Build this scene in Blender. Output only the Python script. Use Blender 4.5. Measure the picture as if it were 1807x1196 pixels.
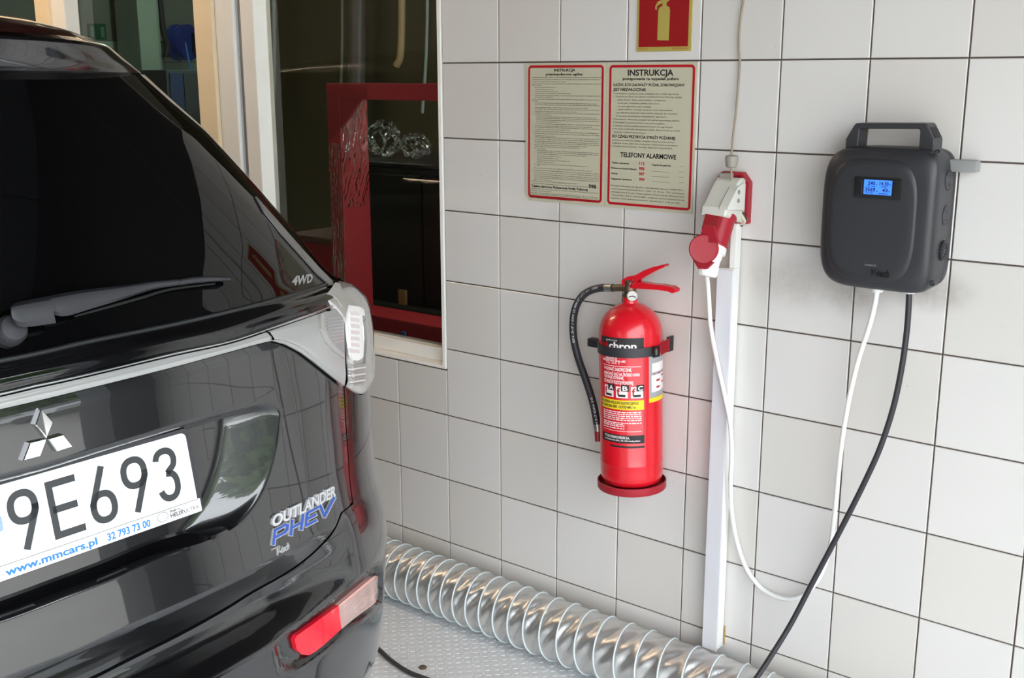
import bpy, bmesh, math, random
import numpy as np
from mathutils import Vector, Matrix

random.seed(7)
rng = np.random.default_rng(7)
for _o in list(bpy.data.objects):
    bpy.data.objects.remove(_o)
SC = bpy.context.scene
COL = SC.collection

# ------------------------------------------------------------------ camera
FPX = 1969.4
CAM = np.array([2.11287, -2.33774, 1.55729])
RT = np.array([0.78132327, 0.62412239, -0.00227775])
UP = np.array([-0.14255990, 0.18201784, 0.97290605])
FW = np.array([-0.60762704, 0.75982943, -0.23118959])
cd = bpy.data.cameras.new('camera')
cam = bpy.data.objects.new('camera', cd)
COL.objects.link(cam)
cam.matrix_world = Matrix(((RT[0], UP[0], -FW[0], CAM[0]), (RT[1], UP[1], -FW[1], CAM[1]),
                           (RT[2], UP[2], -FW[2], CAM[2]), (0, 0, 0, 1)))
cd.sensor_width = 36.0
cd.lens = 36.0 * FPX / 1807.0
cd.clip_start = 0.02
cd.clip_end = 200
SC.camera = cam

# ------------------------------------------------------------------ world, light, exposure
wd = bpy.data.worlds.new('overcast_sky')
SC.world = wd
wd.use_nodes = True
nt = wd.node_tree
nt.nodes.clear()
_out = nt.nodes.new('ShaderNodeOutputWorld')
_bg = nt.nodes.new('ShaderNodeBackground')
_bg.inputs['Color'].default_value = (0.90, 0.95, 1.0, 1)
_bg.inputs['Strength'].default_value = 3.2
nt.links.new(_bg.outputs[0], _out.inputs[0])

def area_light(name, loc, size, energy, color, rot=(0, 0, 0), portal=False):
    d = bpy.data.lights.new(name, 'AREA')
    d.shape = 'RECTANGLE'
    d.size, d.size_y = size
    d.energy = energy
    d.color = color
    o = bpy.data.objects.new(name, d)
    COL.objects.link(o)
    o.location = loc
    o.rotation_euler = rot
    if portal:
        d.cycles.is_portal = True
    return o

SC.view_settings.view_transform = 'Standard'
SC.view_settings.look = 'None'
SC.view_settings.gamma = 1.0
SC.view_settings.exposure = 1.0
SC.view_settings.use_curve_mapping = False

# ------------------------------------------------------------------ materials
def lin(c):
    return tuple(((v / 255.0) / 12.92 if v / 255.0 <= 0.04045 else ((v / 255.0 + 0.055) / 1.055) ** 2.4) for v in c)

def mat(name, rgb, rough=0.5, metal=0.0, coat=0.0, var=0.06, nscale=8.0, bump=0.0, bscale=60.0, spec=0.5,
        emit=None, estr=0.0, alpha=1.0, rvar=0.0, transm=0.0):
    m = bpy.data.materials.new(name)
    m.use_nodes = True
    n = m.node_tree
    b = n.nodes['Principled BSDF']
    c = lin(rgb)
    tc = n.nodes.new('ShaderNodeTexCoord')
    nz = n.nodes.new('ShaderNodeTexNoise')
    nz.inputs['Scale'].default_value = nscale
    nz.inputs['Detail'].default_value = 5
    n.links.new(tc.outputs['Object'], nz.inputs['Vector'])
    mx = n.nodes.new('ShaderNodeMixRGB')
    mx.inputs[1].default_value = tuple(min(1, v * (1 - var)) for v in c) + (1,)
    mx.inputs[2].default_value = tuple(min(1, v * (1 + var)) for v in c) + (1,)
    n.links.new(nz.outputs[0], mx.inputs[0])
    n.links.new(mx.outputs[0], b.inputs['Base Color'])
    b.inputs['Roughness'].default_value = rough
    b.inputs['Metallic'].default_value = metal
    b.inputs['Specular IOR Level'].default_value = spec
    b.inputs['Coat Weight'].default_value = coat
    b.inputs['Coat Roughness'].default_value = 0.02
    b.inputs['Alpha'].default_value = alpha
    b.inputs['Transmission Weight'].default_value = transm
    if rvar:
        mr = n.nodes.new('ShaderNodeMapRange')
        mr.inputs['To Min'].default_value = max(0, rough - rvar)
        mr.inputs['To Max'].default_value = rough + rvar
        n.links.new(nz.outputs[0], mr.inputs['Value'])
        n.links.new(mr.outputs[0], b.inputs['Roughness'])
    if bump:
        nb = n.nodes.new('ShaderNodeTexNoise')
        nb.inputs['Scale'].default_value = bscale
        nb.inputs['Detail'].default_value = 4
        n.links.new(tc.outputs['Object'], nb.inputs['Vector'])
        bp = n.nodes.new('ShaderNodeBump')
        bp.inputs['Strength'].default_value = bump
        bp.inputs['Distance'].default_value = 0.002
        n.links.new(nb.outputs[0], bp.inputs['Height'])
        n.links.new(bp.outputs[0], b.inputs['Normal'])
    if emit:
        b.inputs['Emission Color'].default_value = lin(emit) + (1,)
        b.inputs['Emission Strength'].default_value = estr
    return m

def glass_mat(name, tint, refl=1.0, rough=0.0, ior=1.5):
    m = bpy.data.materials.new(name)
    m.use_nodes = True
    n = m.node_tree
    n.nodes.clear()
    o = n.nodes.new('ShaderNodeOutputMaterial')
    t = n.nodes.new('ShaderNodeBsdfTransparent')
    t.inputs[0].default_value = tint + (1,)
    g = n.nodes.new('ShaderNodeBsdfGlossy')
    g.inputs['Roughness'].default_value = rough
    g.inputs['Color'].default_value = (refl, refl, refl, 1)
    f = n.nodes.new('ShaderNodeFresnel')
    f.inputs['IOR'].default_value = ior
    mx = n.nodes.new('ShaderNodeMixShader')
    n.links.new(f.outputs[0], mx.inputs[0])
    n.links.new(t.outputs[0], mx.inputs[1])
    n.links.new(g.outputs[0], mx.inputs[2])
    n.links.new(mx.outputs[0], o.inputs[0])
    return m

# ------------------------------------------------------------------ object helpers
ORIG = {}

def new_obj(name, verts, faces, material, parent=None, smooth=False, kind=None, label=None):
    me = bpy.data.meshes.new(name)
    me.from_pydata([tuple(map(float, v)) for v in verts], [], [tuple(int(i) for i in f) for f in faces])
    me.validate()
    if material is not None:
        me.materials.append(material)
    if smooth:
        me.polygons.foreach_set('use_smooth', [True] * len(me.polygons))
        if smooth != 'all':
            try:
                me.set_sharp_from_angle(angle=math.radians(38 if smooth is True else smooth))
            except Exception:
                pass
    me.update()
    o = bpy.data.objects.new(name, me)
    COL.objects.link(o)
    if parent is not None:
        o.parent = parent
        p = ORIG.get(parent.name, Vector((0, 0, 0)))
        o.location = -Vector(p)
    ORIG[o.name] = Vector((0, 0, 0))
    if kind:
        o['kind'] = kind
    if label:
        o['label'] = label
    return o

def thing(name, label, cat, loc, group=None):
    o = bpy.data.objects.new(name, None)
    o.empty_display_size = 0.05
    COL.objects.link(o)
    o.location = loc
    o['label'] = label
    o['category'] = cat
    if group:
        o['group'] = group
    ORIG[o.name] = Vector(loc)
    return o

def tag(o, label, cat, group=None):
    o['label'] = label
    o['category'] = cat
    if group:
        o['group'] = group
    return o

class MB:
    def __init__(s):
        s.v = []
        s.f = []

    def add(s, verts, faces):
        k = len(s.v)
        s.v.extend([tuple(v) for v in verts])
        s.f.extend([tuple(i + k for i in f) for f in faces])
        return s

    def box(s, x0, x1, y0, y1, z0, z1, b=0.0, R=None, o=None):
        if x0 > x1: x0, x1 = x1, x0
        if y0 > y1: y0, y1 = y1, y0
        if z0 > z1: z0, z1 = z1, z0
        bm = bmesh.new()
        bmesh.ops.create_cube(bm, size=1.0)
        for v in bm.verts:
            v.co = Vector(((x0 + x1) / 2 + v.co.x * (x1 - x0), (y0 + y1) / 2 + v.co.y * (y1 - y0), (z0 + z1) / 2 + v.co.z * (z1 - z0)))
        if b > 0:
            bmesh.ops.bevel(bm, geom=list(bm.edges), offset=b, segments=2, affect='EDGES', profile=0.6)
        bm.verts.index_update()
        vs = [v.co.copy() for v in bm.verts]
        if R is not None:
            vs = [R @ (v - o) + o for v in vs]
        fs = [[v.index for v in f.verts] for f in bm.faces]
        bm.free()
        return s.add(vs, fs)

    def tube(s, pts, r, n=10, caps=True):
        P = [Vector(p) for p in pts]
        T = []
        for i in range(len(P)):
            a = P[max(0, i - 1)]
            b = P[min(len(P) - 1, i + 1)]
            T.append((b - a).normalized())
        up = Vector((0, 0, 1)) if abs(T[0].z) < 0.9 else Vector((1, 0, 0))
        nrm = (up - T[0] * up.dot(T[0])).normalized()
        k = len(s.v)
        for i, p in enumerate(P):
            nrm = (nrm - T[i] * nrm.dot(T[i])).normalized()
            bn = T[i].cross(nrm)
            rr = r[i] if hasattr(r, '__len__') else r
            for j in range(n):
                a = 2 * math.pi * j / n
                s.v.append(tuple(p + nrm * (math.cos(a) * rr) + bn * (math.sin(a) * rr)))
        for i in range(len(P) - 1):
            for j in range(n):
                a = k + i * n + j
                b = k + i * n + (j + 1) % n
                s.f.append((a, b, b + n, a + n))
        if caps:
            s.f.append(tuple(k + j for j in reversed(range(n))))
            s.f.append(tuple(k + (len(P) - 1) * n + j for j in range(n)))
        return s

    def lathe(s, prof, n=32, base=(0, 0, 0), axis=(0, 0, 1), closed_ends=True):
        ax = Vector(axis).normalized()
        u = Vector((1, 0, 0)) if abs(ax.x) < 0.9 else Vector((0, 1, 0))
        u = (u - ax * u.dot(ax)).normalized()
        w = ax.cross(u)
        k = len(s.v)
        B = Vector(base)
        for r, h in prof:
            for j in range(n):
                a = 2 * math.pi * j / n
                s.v.append(tuple(B + ax * h + u * (math.cos(a) * r) + w * (math.sin(a) * r)))
        for i in range(len(prof) - 1):
            for j in range(n):
                a = k + i * n + j
                b = k + i * n + (j + 1) % n
                s.f.append((a, b, b + n, a + n))
        if closed_ends:
            s.f.append(tuple(k + j for j in reversed(range(n))))
            s.f.append(tuple(k + (len(prof) - 1) * n + j for j in range(n)))
        return s

    def rings(s, rings, cap0=True, cap1=True):
        n = len(rings[0])
        k = len(s.v)
        for r in rings:
            s.v.extend([tuple(p) for p in r])
        for i in range(len(rings) - 1):
            for j in range(n):
                a = k + i * n + j
                b = k + i * n + (j + 1) % n
                s.f.append((a, b, b + n, a + n))
        if cap0:
            s.f.append(tuple(k + j for j in reversed(range(n))))
        if cap1:
            s.f.append(tuple(k + (len(rings) - 1) * n + j for j in range(n)))
        return s

    def prism(s, poly, d, y0=0.0, y1=0.0, bev=0.0):
        """poly: list of 3-D points (front outline), d: extrusion vector"""
        d = Vector(d)
        a = [Vector(p) for p in poly]
        return s.rings([a, [p + d for p in a]])

    def mirrored(s, yc):
        m = MB()
        m.v = [(a[0], 2 * yc - a[1], a[2]) for a in s.v]
        m.f = [tuple(reversed(f)) for f in s.f]
        return m

    def build(s, name, material, parent=None, smooth=False, kind=None, label=None, weld=0.0):
        o = new_obj(name, s.v, s.f, material, parent, smooth, kind, label)
        bm = bmesh.new()
        bm.from_mesh(o.data)
        if weld:
            bmesh.ops.remove_doubles(bm, verts=list(bm.verts), dist=weld)
        bmesh.ops.recalc_face_normals(bm, faces=list(bm.faces))
        bm.to_mesh(o.data)
        bm.free()
        return o

def catmull(P, n=6):
    P = [np.array(p, float) for p in P]
    if len(P) < 3:
        return [P[0] + (P[-1] - P[0]) * t for t in np.linspace(0, 1, n + 1)]
    out = []
    for i in range(len(P) - 1):
        p0 = P[i - 1] if i > 0 else 2 * P[0] - P[1]
        p1, p2 = P[i], P[i + 1]
        p3 = P[i + 2] if i + 2 < len(P) else 2 * P[-1] - P[-2]
        for k in range(n):
            t = k / n
            out.append(0.5 * ((2 * p1) + (-p0 + p2) * t + (2 * p0 - 5 * p1 + 4 * p2 - p3) * t * t + (-p0 + 3 * p1 - 3 * p2 + p3) * t ** 3))
    out.append(P[-1])
    return out

def ray(u, v):
    d = RT * ((u - 903.5) / FPX) - UP * ((v - 598.0) / FPX) + FW
    return d / np.linalg.norm(d)

def on_plane(u, v, n, o):
    """where the line of sight through a photo pixel meets the plane (n, o)"""
    n = np.array(n, float)
    d = ray(u, v)
    return CAM + d * (n @ (np.array(o, float) - CAM)) / (n @ d)

def wy(u, v, y=0.0):
    return on_plane(u, v, (0, 1, 0), (0, y, 0))

def wx(u, v, x):
    return on_plane(u, v, (1, 0, 0), (x, 0, 0))

def wz(u, v, z):
    return on_plane(u, v, (0, 0, 1), (0, 0, z))

def text2d(body, bold=False, shear=0.0):
    """flat triangulated lettering, normalised: x from 0, cap height about 0.7"""
    c = bpy.data.curves.new('txt', 'FONT')
    c.body = body
    c.size = 1.0
    c.shear = shear
    c.resolution_u = 3
    if bold:
        c.offset = 0.03
    o = bpy.data.objects.new('txt', c)
    COL.objects.link(o)
    me = o.to_mesh()
    v = np.array([x.co[:2] for x in me.vertices]) if len(me.vertices) else np.zeros((0, 2))
    f = [tuple(p.vertices) for p in me.polygons]
    o.to_mesh_clear()
    bpy.data.objects.remove(o)
    bpy.data.curves.remove(c)
    return v, f

def fit_text(body, x0, x1, y0, y1, bold=False, shear=0.0, caps=True):
    """2-D lettering squeezed in the box x0..x1, baseline y0, cap top y1"""
    v, f = text2d(body, bold, shear)
    if not len(v):
        return v, f
    w = v[:, 0].max() - v[:, 0].min()
    v = v.copy()
    v[:, 0] = x0 + (v[:, 0] - v[:, 0].min()) * (x1 - x0) / w
    v[:, 1] = y0 + v[:, 1] * (y1 - y0) / 0.73
    return v, f

def bilinear(q, uv):
    """q: tl,tr,br,bl pixel corners; uv in 0..1 (v up)"""
    q = np.array(q, float)
    u = uv[:, 0:1]
    v = uv[:, 1:2]
    return (q[0] * (1 - u) + q[1] * u) * v + (q[3] * (1 - u) + q[2] * u) * (1 - v)

def clean_extrude(v3, f, d):
    """closed shallow relief from a flat patch"""
    v3 = [Vector(p) for p in v3]
    n = len(v3)
    top = [p + Vector(d[i] if hasattr(d[0], '__len__') else d) for i, p in enumerate(v3)]
    cnt = {}
    for a in f:
        for i in range(len(a)):
            e = (a[i], a[(i + 1) % len(a)])
            cnt[e] = cnt.get(e, 0) + 1
    side = [(e[0], e[1], e[1] + n, e[0] + n) for e in cnt if (e[1], e[0]) not in cnt]
    return v3 + top, [tuple(i + n for i in a) for a in f] + side
# ================================================================== SETTING
XE, XF = 2.6, -8.5            # open door end and far end of the building
M_tile = mat('glazed_tile', (214, 211, 207), rough=0.22, var=0.02, nscale=3, spec=0.45)
M_tile2 = mat('glazed_tile_warm', (209, 205, 199), rough=0.25, var=0.02, nscale=3, spec=0.45)
M_grout = mat('dark_grout', (88, 76, 68), rough=0.9, var=0.15, nscale=30)
M_ceil = mat('ceiling_paint', (190, 178, 158), rough=0.8)
M_plaster = mat('grey_plaster', (120, 120, 112), rough=0.8)
M_olive = mat('shade_sheet', (74, 70, 50), rough=0.6, var=0.15, nscale=2)
M_plate_floor = mat('painted_steel_floor', (214, 216, 218), rough=0.45, metal=0.0, var=0.07, nscale=5, bump=0.15, bscale=120)
M_frame_white = mat('window_frame_white', (243, 241, 234), rough=0.4, var=0.04)
M_frame_tan = mat('tan_board', (240, 220, 184), rough=0.55, var=0.05)
M_alu = mat('brushed_aluminium', (190, 192, 196), rough=0.25, metal=0.9)
M_dark_seal = mat('dark_seal', (46, 44, 44), rough=0.5)
M_concrete = mat('yard_concrete', (186, 183, 176), rough=0.85, var=0.12, nscale=1.5, bump=0.2)

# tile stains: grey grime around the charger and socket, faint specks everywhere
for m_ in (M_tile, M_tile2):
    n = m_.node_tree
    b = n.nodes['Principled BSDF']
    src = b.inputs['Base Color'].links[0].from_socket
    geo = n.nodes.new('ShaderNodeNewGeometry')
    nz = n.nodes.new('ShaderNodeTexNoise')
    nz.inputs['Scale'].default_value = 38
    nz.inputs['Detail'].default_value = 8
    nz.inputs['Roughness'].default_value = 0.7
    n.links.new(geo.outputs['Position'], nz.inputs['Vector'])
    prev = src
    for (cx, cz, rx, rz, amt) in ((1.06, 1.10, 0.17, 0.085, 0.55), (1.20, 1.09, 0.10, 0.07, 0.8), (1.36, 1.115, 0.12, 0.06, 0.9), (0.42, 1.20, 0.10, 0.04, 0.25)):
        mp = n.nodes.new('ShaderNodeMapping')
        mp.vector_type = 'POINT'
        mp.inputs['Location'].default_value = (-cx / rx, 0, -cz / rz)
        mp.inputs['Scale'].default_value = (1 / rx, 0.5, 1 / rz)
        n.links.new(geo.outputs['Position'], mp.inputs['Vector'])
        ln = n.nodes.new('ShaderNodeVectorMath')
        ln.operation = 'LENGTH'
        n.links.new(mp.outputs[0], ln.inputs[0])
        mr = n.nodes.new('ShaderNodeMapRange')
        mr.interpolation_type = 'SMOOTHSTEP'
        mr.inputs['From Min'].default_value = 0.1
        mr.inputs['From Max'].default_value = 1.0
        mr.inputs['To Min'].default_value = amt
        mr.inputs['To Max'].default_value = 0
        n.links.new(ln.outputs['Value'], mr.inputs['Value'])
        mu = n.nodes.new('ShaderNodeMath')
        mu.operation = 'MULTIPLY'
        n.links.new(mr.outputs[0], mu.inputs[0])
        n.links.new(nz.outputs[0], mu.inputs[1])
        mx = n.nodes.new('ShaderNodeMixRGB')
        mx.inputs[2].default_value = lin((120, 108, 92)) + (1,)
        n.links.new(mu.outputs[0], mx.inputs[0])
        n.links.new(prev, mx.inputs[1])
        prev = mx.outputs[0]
    # sparse specks
    vr = n.nodes.new('ShaderNodeTexNoise')
    vr.inputs['Scale'].default_value = 95
    vr.inputs['Detail'].default_value = 2
    n.links.new(geo.outputs['Position'], vr.inputs['Vector'])
    mr = n.nodes.new('ShaderNodeMapRange')
    mr.inputs['From Min'].default_value = 0.735
    mr.inputs['From Max'].default_value = 0.80
    mr.inputs['To Max'].default_value = 0.55
    n.links.new(vr.outputs[0], mr.inputs['Value'])
    mx = n.nodes.new('ShaderNodeMixRGB')
    mx.inputs[2].default_value = lin((120, 112, 100)) + (1,)
    n.links.new(mr.outputs[0], mx.inputs[0])
    n.links.new(prev, mx.inputs[1])
    n.links.new(mx.outputs[0], b.inputs['Base Color'])

TX, TZ, Z0 = 0.2, 0.20131, 1.5858
WX0, WX1, WZ0, WZ1 = -3.75, -0.004, 0.717, 2.75      # glazed opening
HC = 3.6

mb = MB()
mb.box(XF, WX0, 0.004, 0.2, 0, HC)
mb.box(WX1, XE, 0.004, 0.2, 0, HC)
mb.box(WX0, WX1, 0.004, 0.2, 0, WZ0)
mb.box(WX0, WX1, 0.004, 0.2, WZ1, HC)
wall_right = mb.build('wall_right', M_grout, kind='structure')

def tile_mesh(w, h):
    b, g = 0.0012, 0.00185
    x0, x1, z0, z1 = -w / 2 + g, w / 2 - g, -h / 2 + g, h / 2 - g
    v = [(x0, 0.006, z0), (x1, 0.006, z0), (x1, 0.006, z1), (x0, 0.006, z1),
         (x0, b * .8, z0), (x1, b * .8, z0), (x1, b * .8, z1), (x0, b * .8, z1),
         (x0 + b, 0, z0 + b), (x1 - b, 0, z0 + b), (x1 - b, 0, z1 - b), (x0 + b, 0, z1 - b)]
    f = [(8, 9, 10, 11)]
    for k in (0, 4):
        for j in range(4):
            a, c = k + j, k + (j + 1) % 4
            f.append((a, c, c + 4, a + 4))
    return v, f

tile_cache = {}
far = MB()
for i in range(int(XF / TX) - 1, int(XE / TX) + 1):
    for k in range(-2, 8):
        x0, x1 = i * TX, (i + 1) * TX
        z1 = Z0 - k * TZ
        z0 = z1 - TZ
        x1 = min(x1, XE)
        z0 = max(z0, 0.0)
        z1 = min(z1, HC)
        if x1 - x0 < 0.02 or z1 - z0 < 0.02:
            continue
        if x1 > WX0 and x0 < WX1 - 0.01:
            if z1 <= WZ0 + 0.01:
                pass
            elif z0 < WZ0 - 0.02:
                z1 = WZ0 - 0.001
            elif z0 >= WZ1:
                pass
            else:
                continue
        w, h = round(x1 - x0, 4), round(z1 - z0, 4)
        cx, cz = (x0 + x1) / 2, (z0 + z1) / 2
        near = (-4 <= i <= 10 and -2 <= k <= 7)
        tilt = (rng.normal(0, 0.0016), rng.normal(0, 0.0016))
        dy = rng.uniform(-0.0003, 0.0003)
        v, f = tile_mesh(w, h)
        if near:
            key = (w, h, (i + k) % 3 == 0)
            if key not in tile_cache:
                me = bpy.data.meshes.new('tile')
                me.from_pydata(v, [], f)
                me.materials.append(M_tile2 if key[2] else M_tile)
                tile_cache[key] = me
            o = bpy.data.objects.new('tile', tile_cache[key])
            COL.objects.link(o)
            o.parent = wall_right
            o.location = (cx, dy, cz)
            o.rotation_euler = (tilt[0], 0, tilt[1])
        else:
            far.add([(cx + a[0], a[1] + dy + a[0] * tilt[1], cz + a[2]) for a in v], f)
far.build('tile_field', M_tile, wall_right, kind='stuff')
mb = MB(); mb.box(WX1, XE, -0.002, 0.004, Z0 + 2 * TZ, HC); mb.box(XF, WX1, -0.002, 0.004, WZ1, HC)
mb.build('trim_2', mat('dark_upper_wall', (46, 44, 42), rough=0.7), kind='structure')
# unseen rolled-up gate, added so the rear glass reflects something dark
gate = bpy.data.objects.new('added_gate', None); COL.objects.link(gate); gate['kind'] = 'structure'; ORIG['added_gate'] = Vector((0, 0, 0))
M_gate = mat('added_dark_gate', (48, 50, 53), rough=0.5)
for i in range(5):
    mb = MB(); mb.box(XE - .15 - i * .62, XE - .15 - i * .62 - .61, -5.85, -.36, 2.72, 2.76, .004); mb.build('panel', M_gate, gate)
for y in (-5.8, -.40):
    mb = MB(); mb.box(XE - 3.3, XE - .1, y - .03, y + .03, 2.765, 2.82); mb.box(XE - 3.3, XE - 3.26, y - .02, y + .02, 2.8, HC); mb.build('rail', M_alu, gate)

# far end, left wall, inner partition, ceiling, floor, yard
mb = MB()
mb.box(XF - 0.2, XF, -6.2, 8.6, 0, HC)
wall_far = mb.build('wall_far', M_plaster, kind='structure')
mb = MB()
mb.box(XF, XE, -6.4, -6.2, 0, HC)
wall_left = mb.build('wall_left', mat('left_wall_paint', (222, 218, 208), rough=0.7), kind='structure')
mb = MB()
mb.box(XF, XE, 8.4, 8.6, 0, HC)
mb.build('wall_inner', M_plaster, kind='structure')
mb = MB()
mb.box(XE - 0.2, XE, 0.2, 0.5, 0, HC); mb.box(XE - 0.2, XE, 5.2, 8.4, 0, HC); mb.box(XE - 0.2, XE, 0.5, 5.2, 2.6, HC)
mb.build('wall_near', M_plaster, kind='structure')
mb = MB()
mb.box(XF - 0.2, XE + 0.5, -6.4, 8.6, HC, HC + 0.2)
ceiling = mb.build('ceiling', M_ceil, kind='structure')
mb = MB()
mb.box(XE - 0.05, XE + 0.25, -0.32, 0.0, 0, HC)      # dark jamb of the gate, next to the tiled wall
mb.box(XE - 0.05, XE + 0.25, -6.2, -5.9, 0, HC)
mb.box(XE - 0.05, XE + 0.25, -5.9, -0.32, 2.55, HC)
mb.build('door_1', mat('dark_gate_frame', (62, 66, 72), rough=0.45), kind='structure')
mb = MB()
mb.box(XF - 0.2, XE, -6.4, 8.6, -0.15, 0)
floor = mb.build('floor', M_plate_floor, kind='structure')
mb = MB()
mb.box(XE, 40, -30, 30, -0.2, -0.01)
mb.build('ground', M_concrete, kind='structure')

# raised lozenges of the tread plate
def lozenges():
    L, Wd, H = 0.0080, 0.0026, 0.0011
    base = np.array([(-L, 0, 0), (-L * .45, -Wd, 0), (L * .45, -Wd, 0), (L, 0, 0), (L * .45, Wd, 0), (-L * .45, Wd, 0),
                     (-L * .6, 0, H), (0, -Wd * .35, H * 1.1), (L * .6, 0, H), (0, Wd * .35, H * 1.1)])
    fc = np.array([(0, 1, 6), (1, 7, 6), (1, 2, 7), (2, 8, 7), (2, 3, 8), (3, 4, 8), (4, 9, 8), (4, 5, 9), (5, 6, 9), (5, 0, 6), (6, 7, 9), (7, 8, 9)])
    V, F = [], []
    p = 0.0175
    k = 0
    for i in range(int(2.9 / p)):
        for j in range(int(2.3 / p)):
            x, y = -0.7 + i * p, -0.01 - (j + .5) * p
            a = math.radians(45 if (i + j) % 2 else -45)
            c, s = math.cos(a), math.sin(a)
            b = base.copy()
            V.append(np.stack([x + b[:, 0] * c - b[:, 1] * s, y + b[:, 0] * s + b[:, 1] * c, b[:, 2]], 1))
            F.append(fc + k)
            k += 10
    return np.concatenate(V), np.concatenate(F)
lv, lf = lozenges()
new_obj('tread_lozenges', lv, lf, M_plate_floor, floor, kind='stuff')
c = wz(746, 1178, 0)
mb = MB()
mb.lathe([(0.011, 0), (0.011, 0.002), (0.008, 0.005), (0.003, 0.0055)], 14, tuple(c))
mb.build('bolt', mat('rusty_bolt', (104, 92, 78), rough=0.5, metal=0.6), floor, smooth=True)

# ---- window: frame, sill, mullions, panes
wparent = thing_w = bpy.data.objects.new('window_1', None)
COL.objects.link(wparent)
wparent['kind'] = 'structure'
wparent.location = (0, 0, 0)
ORIG['window_1'] = Vector((0, 0, 0))
mb = MB(); mb.box(WX0, WX1 + 0.001, -0.002, 0.055, WZ0 + 0.002, WZ0 + 0.012, 0.002); mb.build('sill', M_frame_white, wparent)
mb = MB(); mb.box(WX0, WX1 - 0.004, 0.030, 0.085, WZ0 + 0.012, WZ0 + 0.052, 0.004); mb.build('bottom_rail', M_frame_white, wparent)
mb = MB(); mb.box(WX1 - 0.010, WX1 + 0.003, -0.004, 0.09, WZ0 + 0.004, WZ1, 0.002); mb.build('jamb', M_frame_white, wparent)
mb = MB(); mb.box(WX1 - 0.012, WX1 - 0.006, 0.055, 0.1, WZ0 + 0.05, WZ1, 0.001); mb.build('seal', M_dark_seal, wparent)
mb = MB(); mb.box(WX0, WX1, 0.030, 0.085, WZ1 - 0.05, WZ1, 0.004); mb.build('top_rail', M_frame_white, wparent)
def mullion(xa, wide):
    mb = MB(); mb.box(xa, xa + 0.095, -0.012, 0.05, WZ0 - .05, WZ1, 0.004); mb.build('tan_post', M_frame_tan, wparent)
    mb = MB(); mb.box(xa + 0.095, xa + 0.188, 0.0, 0.06, WZ0 - .05, WZ1, 0.006); mb.build('white_post', M_frame_white, wparent)
    if wide:
        mb = MB(); mb.box(xa + 0.19, xa + 0.207, 0.012, 0.07, WZ0 - .05, WZ1, 0.002); mb.build('seal', M_alu, wparent)
        mb = MB(); mb.box(xa + 0.207, xa + 0.213, 0.02, 0.07, WZ0 - .05, WZ1); mb.build('seal', M_dark_seal, wparent)
        mb = MB(); mb.box(xa + 0.213, xa + 0.28, 0.01, 0.08, WZ0 + .012, WZ1, 0.004); mb.build('sash_stile', M_frame_white, wparent)
mullion(-1.085, True)
mullion(-2.075, False)
M_pane = glass_mat('window_glass', (0.80, 0.86, 0.82), 1.0, 0.0, 1.5)
for (a, b_) in ((-0.80, WX1 - .012), (-1.88, -1.08), (-3.7, -2.07)):
    mb = MB()
    mb.add([(a, 0.06, WZ0 + .05), (b_, 0.06, WZ0 + .05), (b_, 0.06, WZ1 - .05), (a, 0.06, WZ1 - .05)], [(0, 1, 2, 3)])
    mb.build('pane', M_pane, wparent)
# ================================================================== THINGS ON THE TILED WALL
M_red = mat('extinguisher_red', (214, 22, 38), rough=0.28, coat=0.4, var=0.03, nscale=20)
M_red_dull = mat('red_plastic', (160, 24, 40), rough=0.45, var=0.05, nscale=40)
M_black_rub = mat('black_rubber', (44, 44, 48), rough=0.5, var=0.1)
M_black_pl = mat('black_plastic', (30, 30, 32), rough=0.4)
M_white_pl = mat('white_plastic', (232, 232, 228), rough=0.35, var=0.03)
M_offwhite = mat('soiled_white_plastic', (206, 205, 196), rough=0.45, var=0.10, nscale=25)
M_grey_pl = mat('grey_plastic', (150, 144, 134), rough=0.5)
M_brass = mat('dull_brass', (112, 98, 78), rough=0.4, metal=0.7, var=0.15)
M_chrome = mat('chrome', (225, 226, 228), rough=0.06, metal=1.0, var=0.01)
M_steel = mat('zinc_steel', (170, 170, 166), rough=0.3, metal=0.8)
M_ink = mat('black_ink', (34, 32, 32), rough=0.6)
M_ink_grey = mat('grey_ink', (92, 88, 78), rough=0.6)
M_ink_red = mat('red_ink', (176, 8, 28), rough=0.5)
M_ink_white = mat('white_ink', (238, 228, 226), rough=0.5)
M_paper = mat('ivory_board', (190, 186, 162), rough=0.5, var=0.04)
M_sign_yel = mat('photoluminescent_yellow', (172, 157, 78), rough=0.5, var=0.06)
M_sign_red = mat('sign_red', (146, 2, 14), rough=0.5)
M_yellow = mat('label_yellow', (232, 206, 30), rough=0.5)

def flat(name, parts, material, parent, label=None, kind=None):
    """parts: list of (verts3d, faces) joined into one printed patch"""
    mb = MB()
    for v, f in parts:
        mb.add(v, f)
    return new_obj(name, mb.v, mb.f, material, parent, label=label, kind=kind)

def rrect(x0, x1, z0, z1, r, n=5):
    P = []
    for cx, cz, a0 in ((x1 - r, z1 - r, 0), (x0 + r, z1 - r, 90), (x0 + r, z0 + r, 180), (x1 - r, z0 + r, 270)):
        for i in range(n + 1):
            a = math.radians(a0 + 90 * i / n)
            P.append((cx + r * math.cos(a), cz + r * math.sin(a)))
    return P

def frame_band(x0, x1, z0, z1, r, w, y):
    o = rrect(x0, x1, z0, z1, r)
    i = rrect(x0 + w, x1 - w, z0 + w, z1 - w, max(r - w, 0.001))
    n = len(o)
    v = [(p[0], y, p[1]) for p in o] + [(p[0], y, p[1]) for p in i]
    return v, [(k, (k + 1) % n, n + (k + 1) % n, n + k) for k in range(n)]

def xz(v2, y):
    return [(a[0], y, a[1]) for a in v2]

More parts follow.
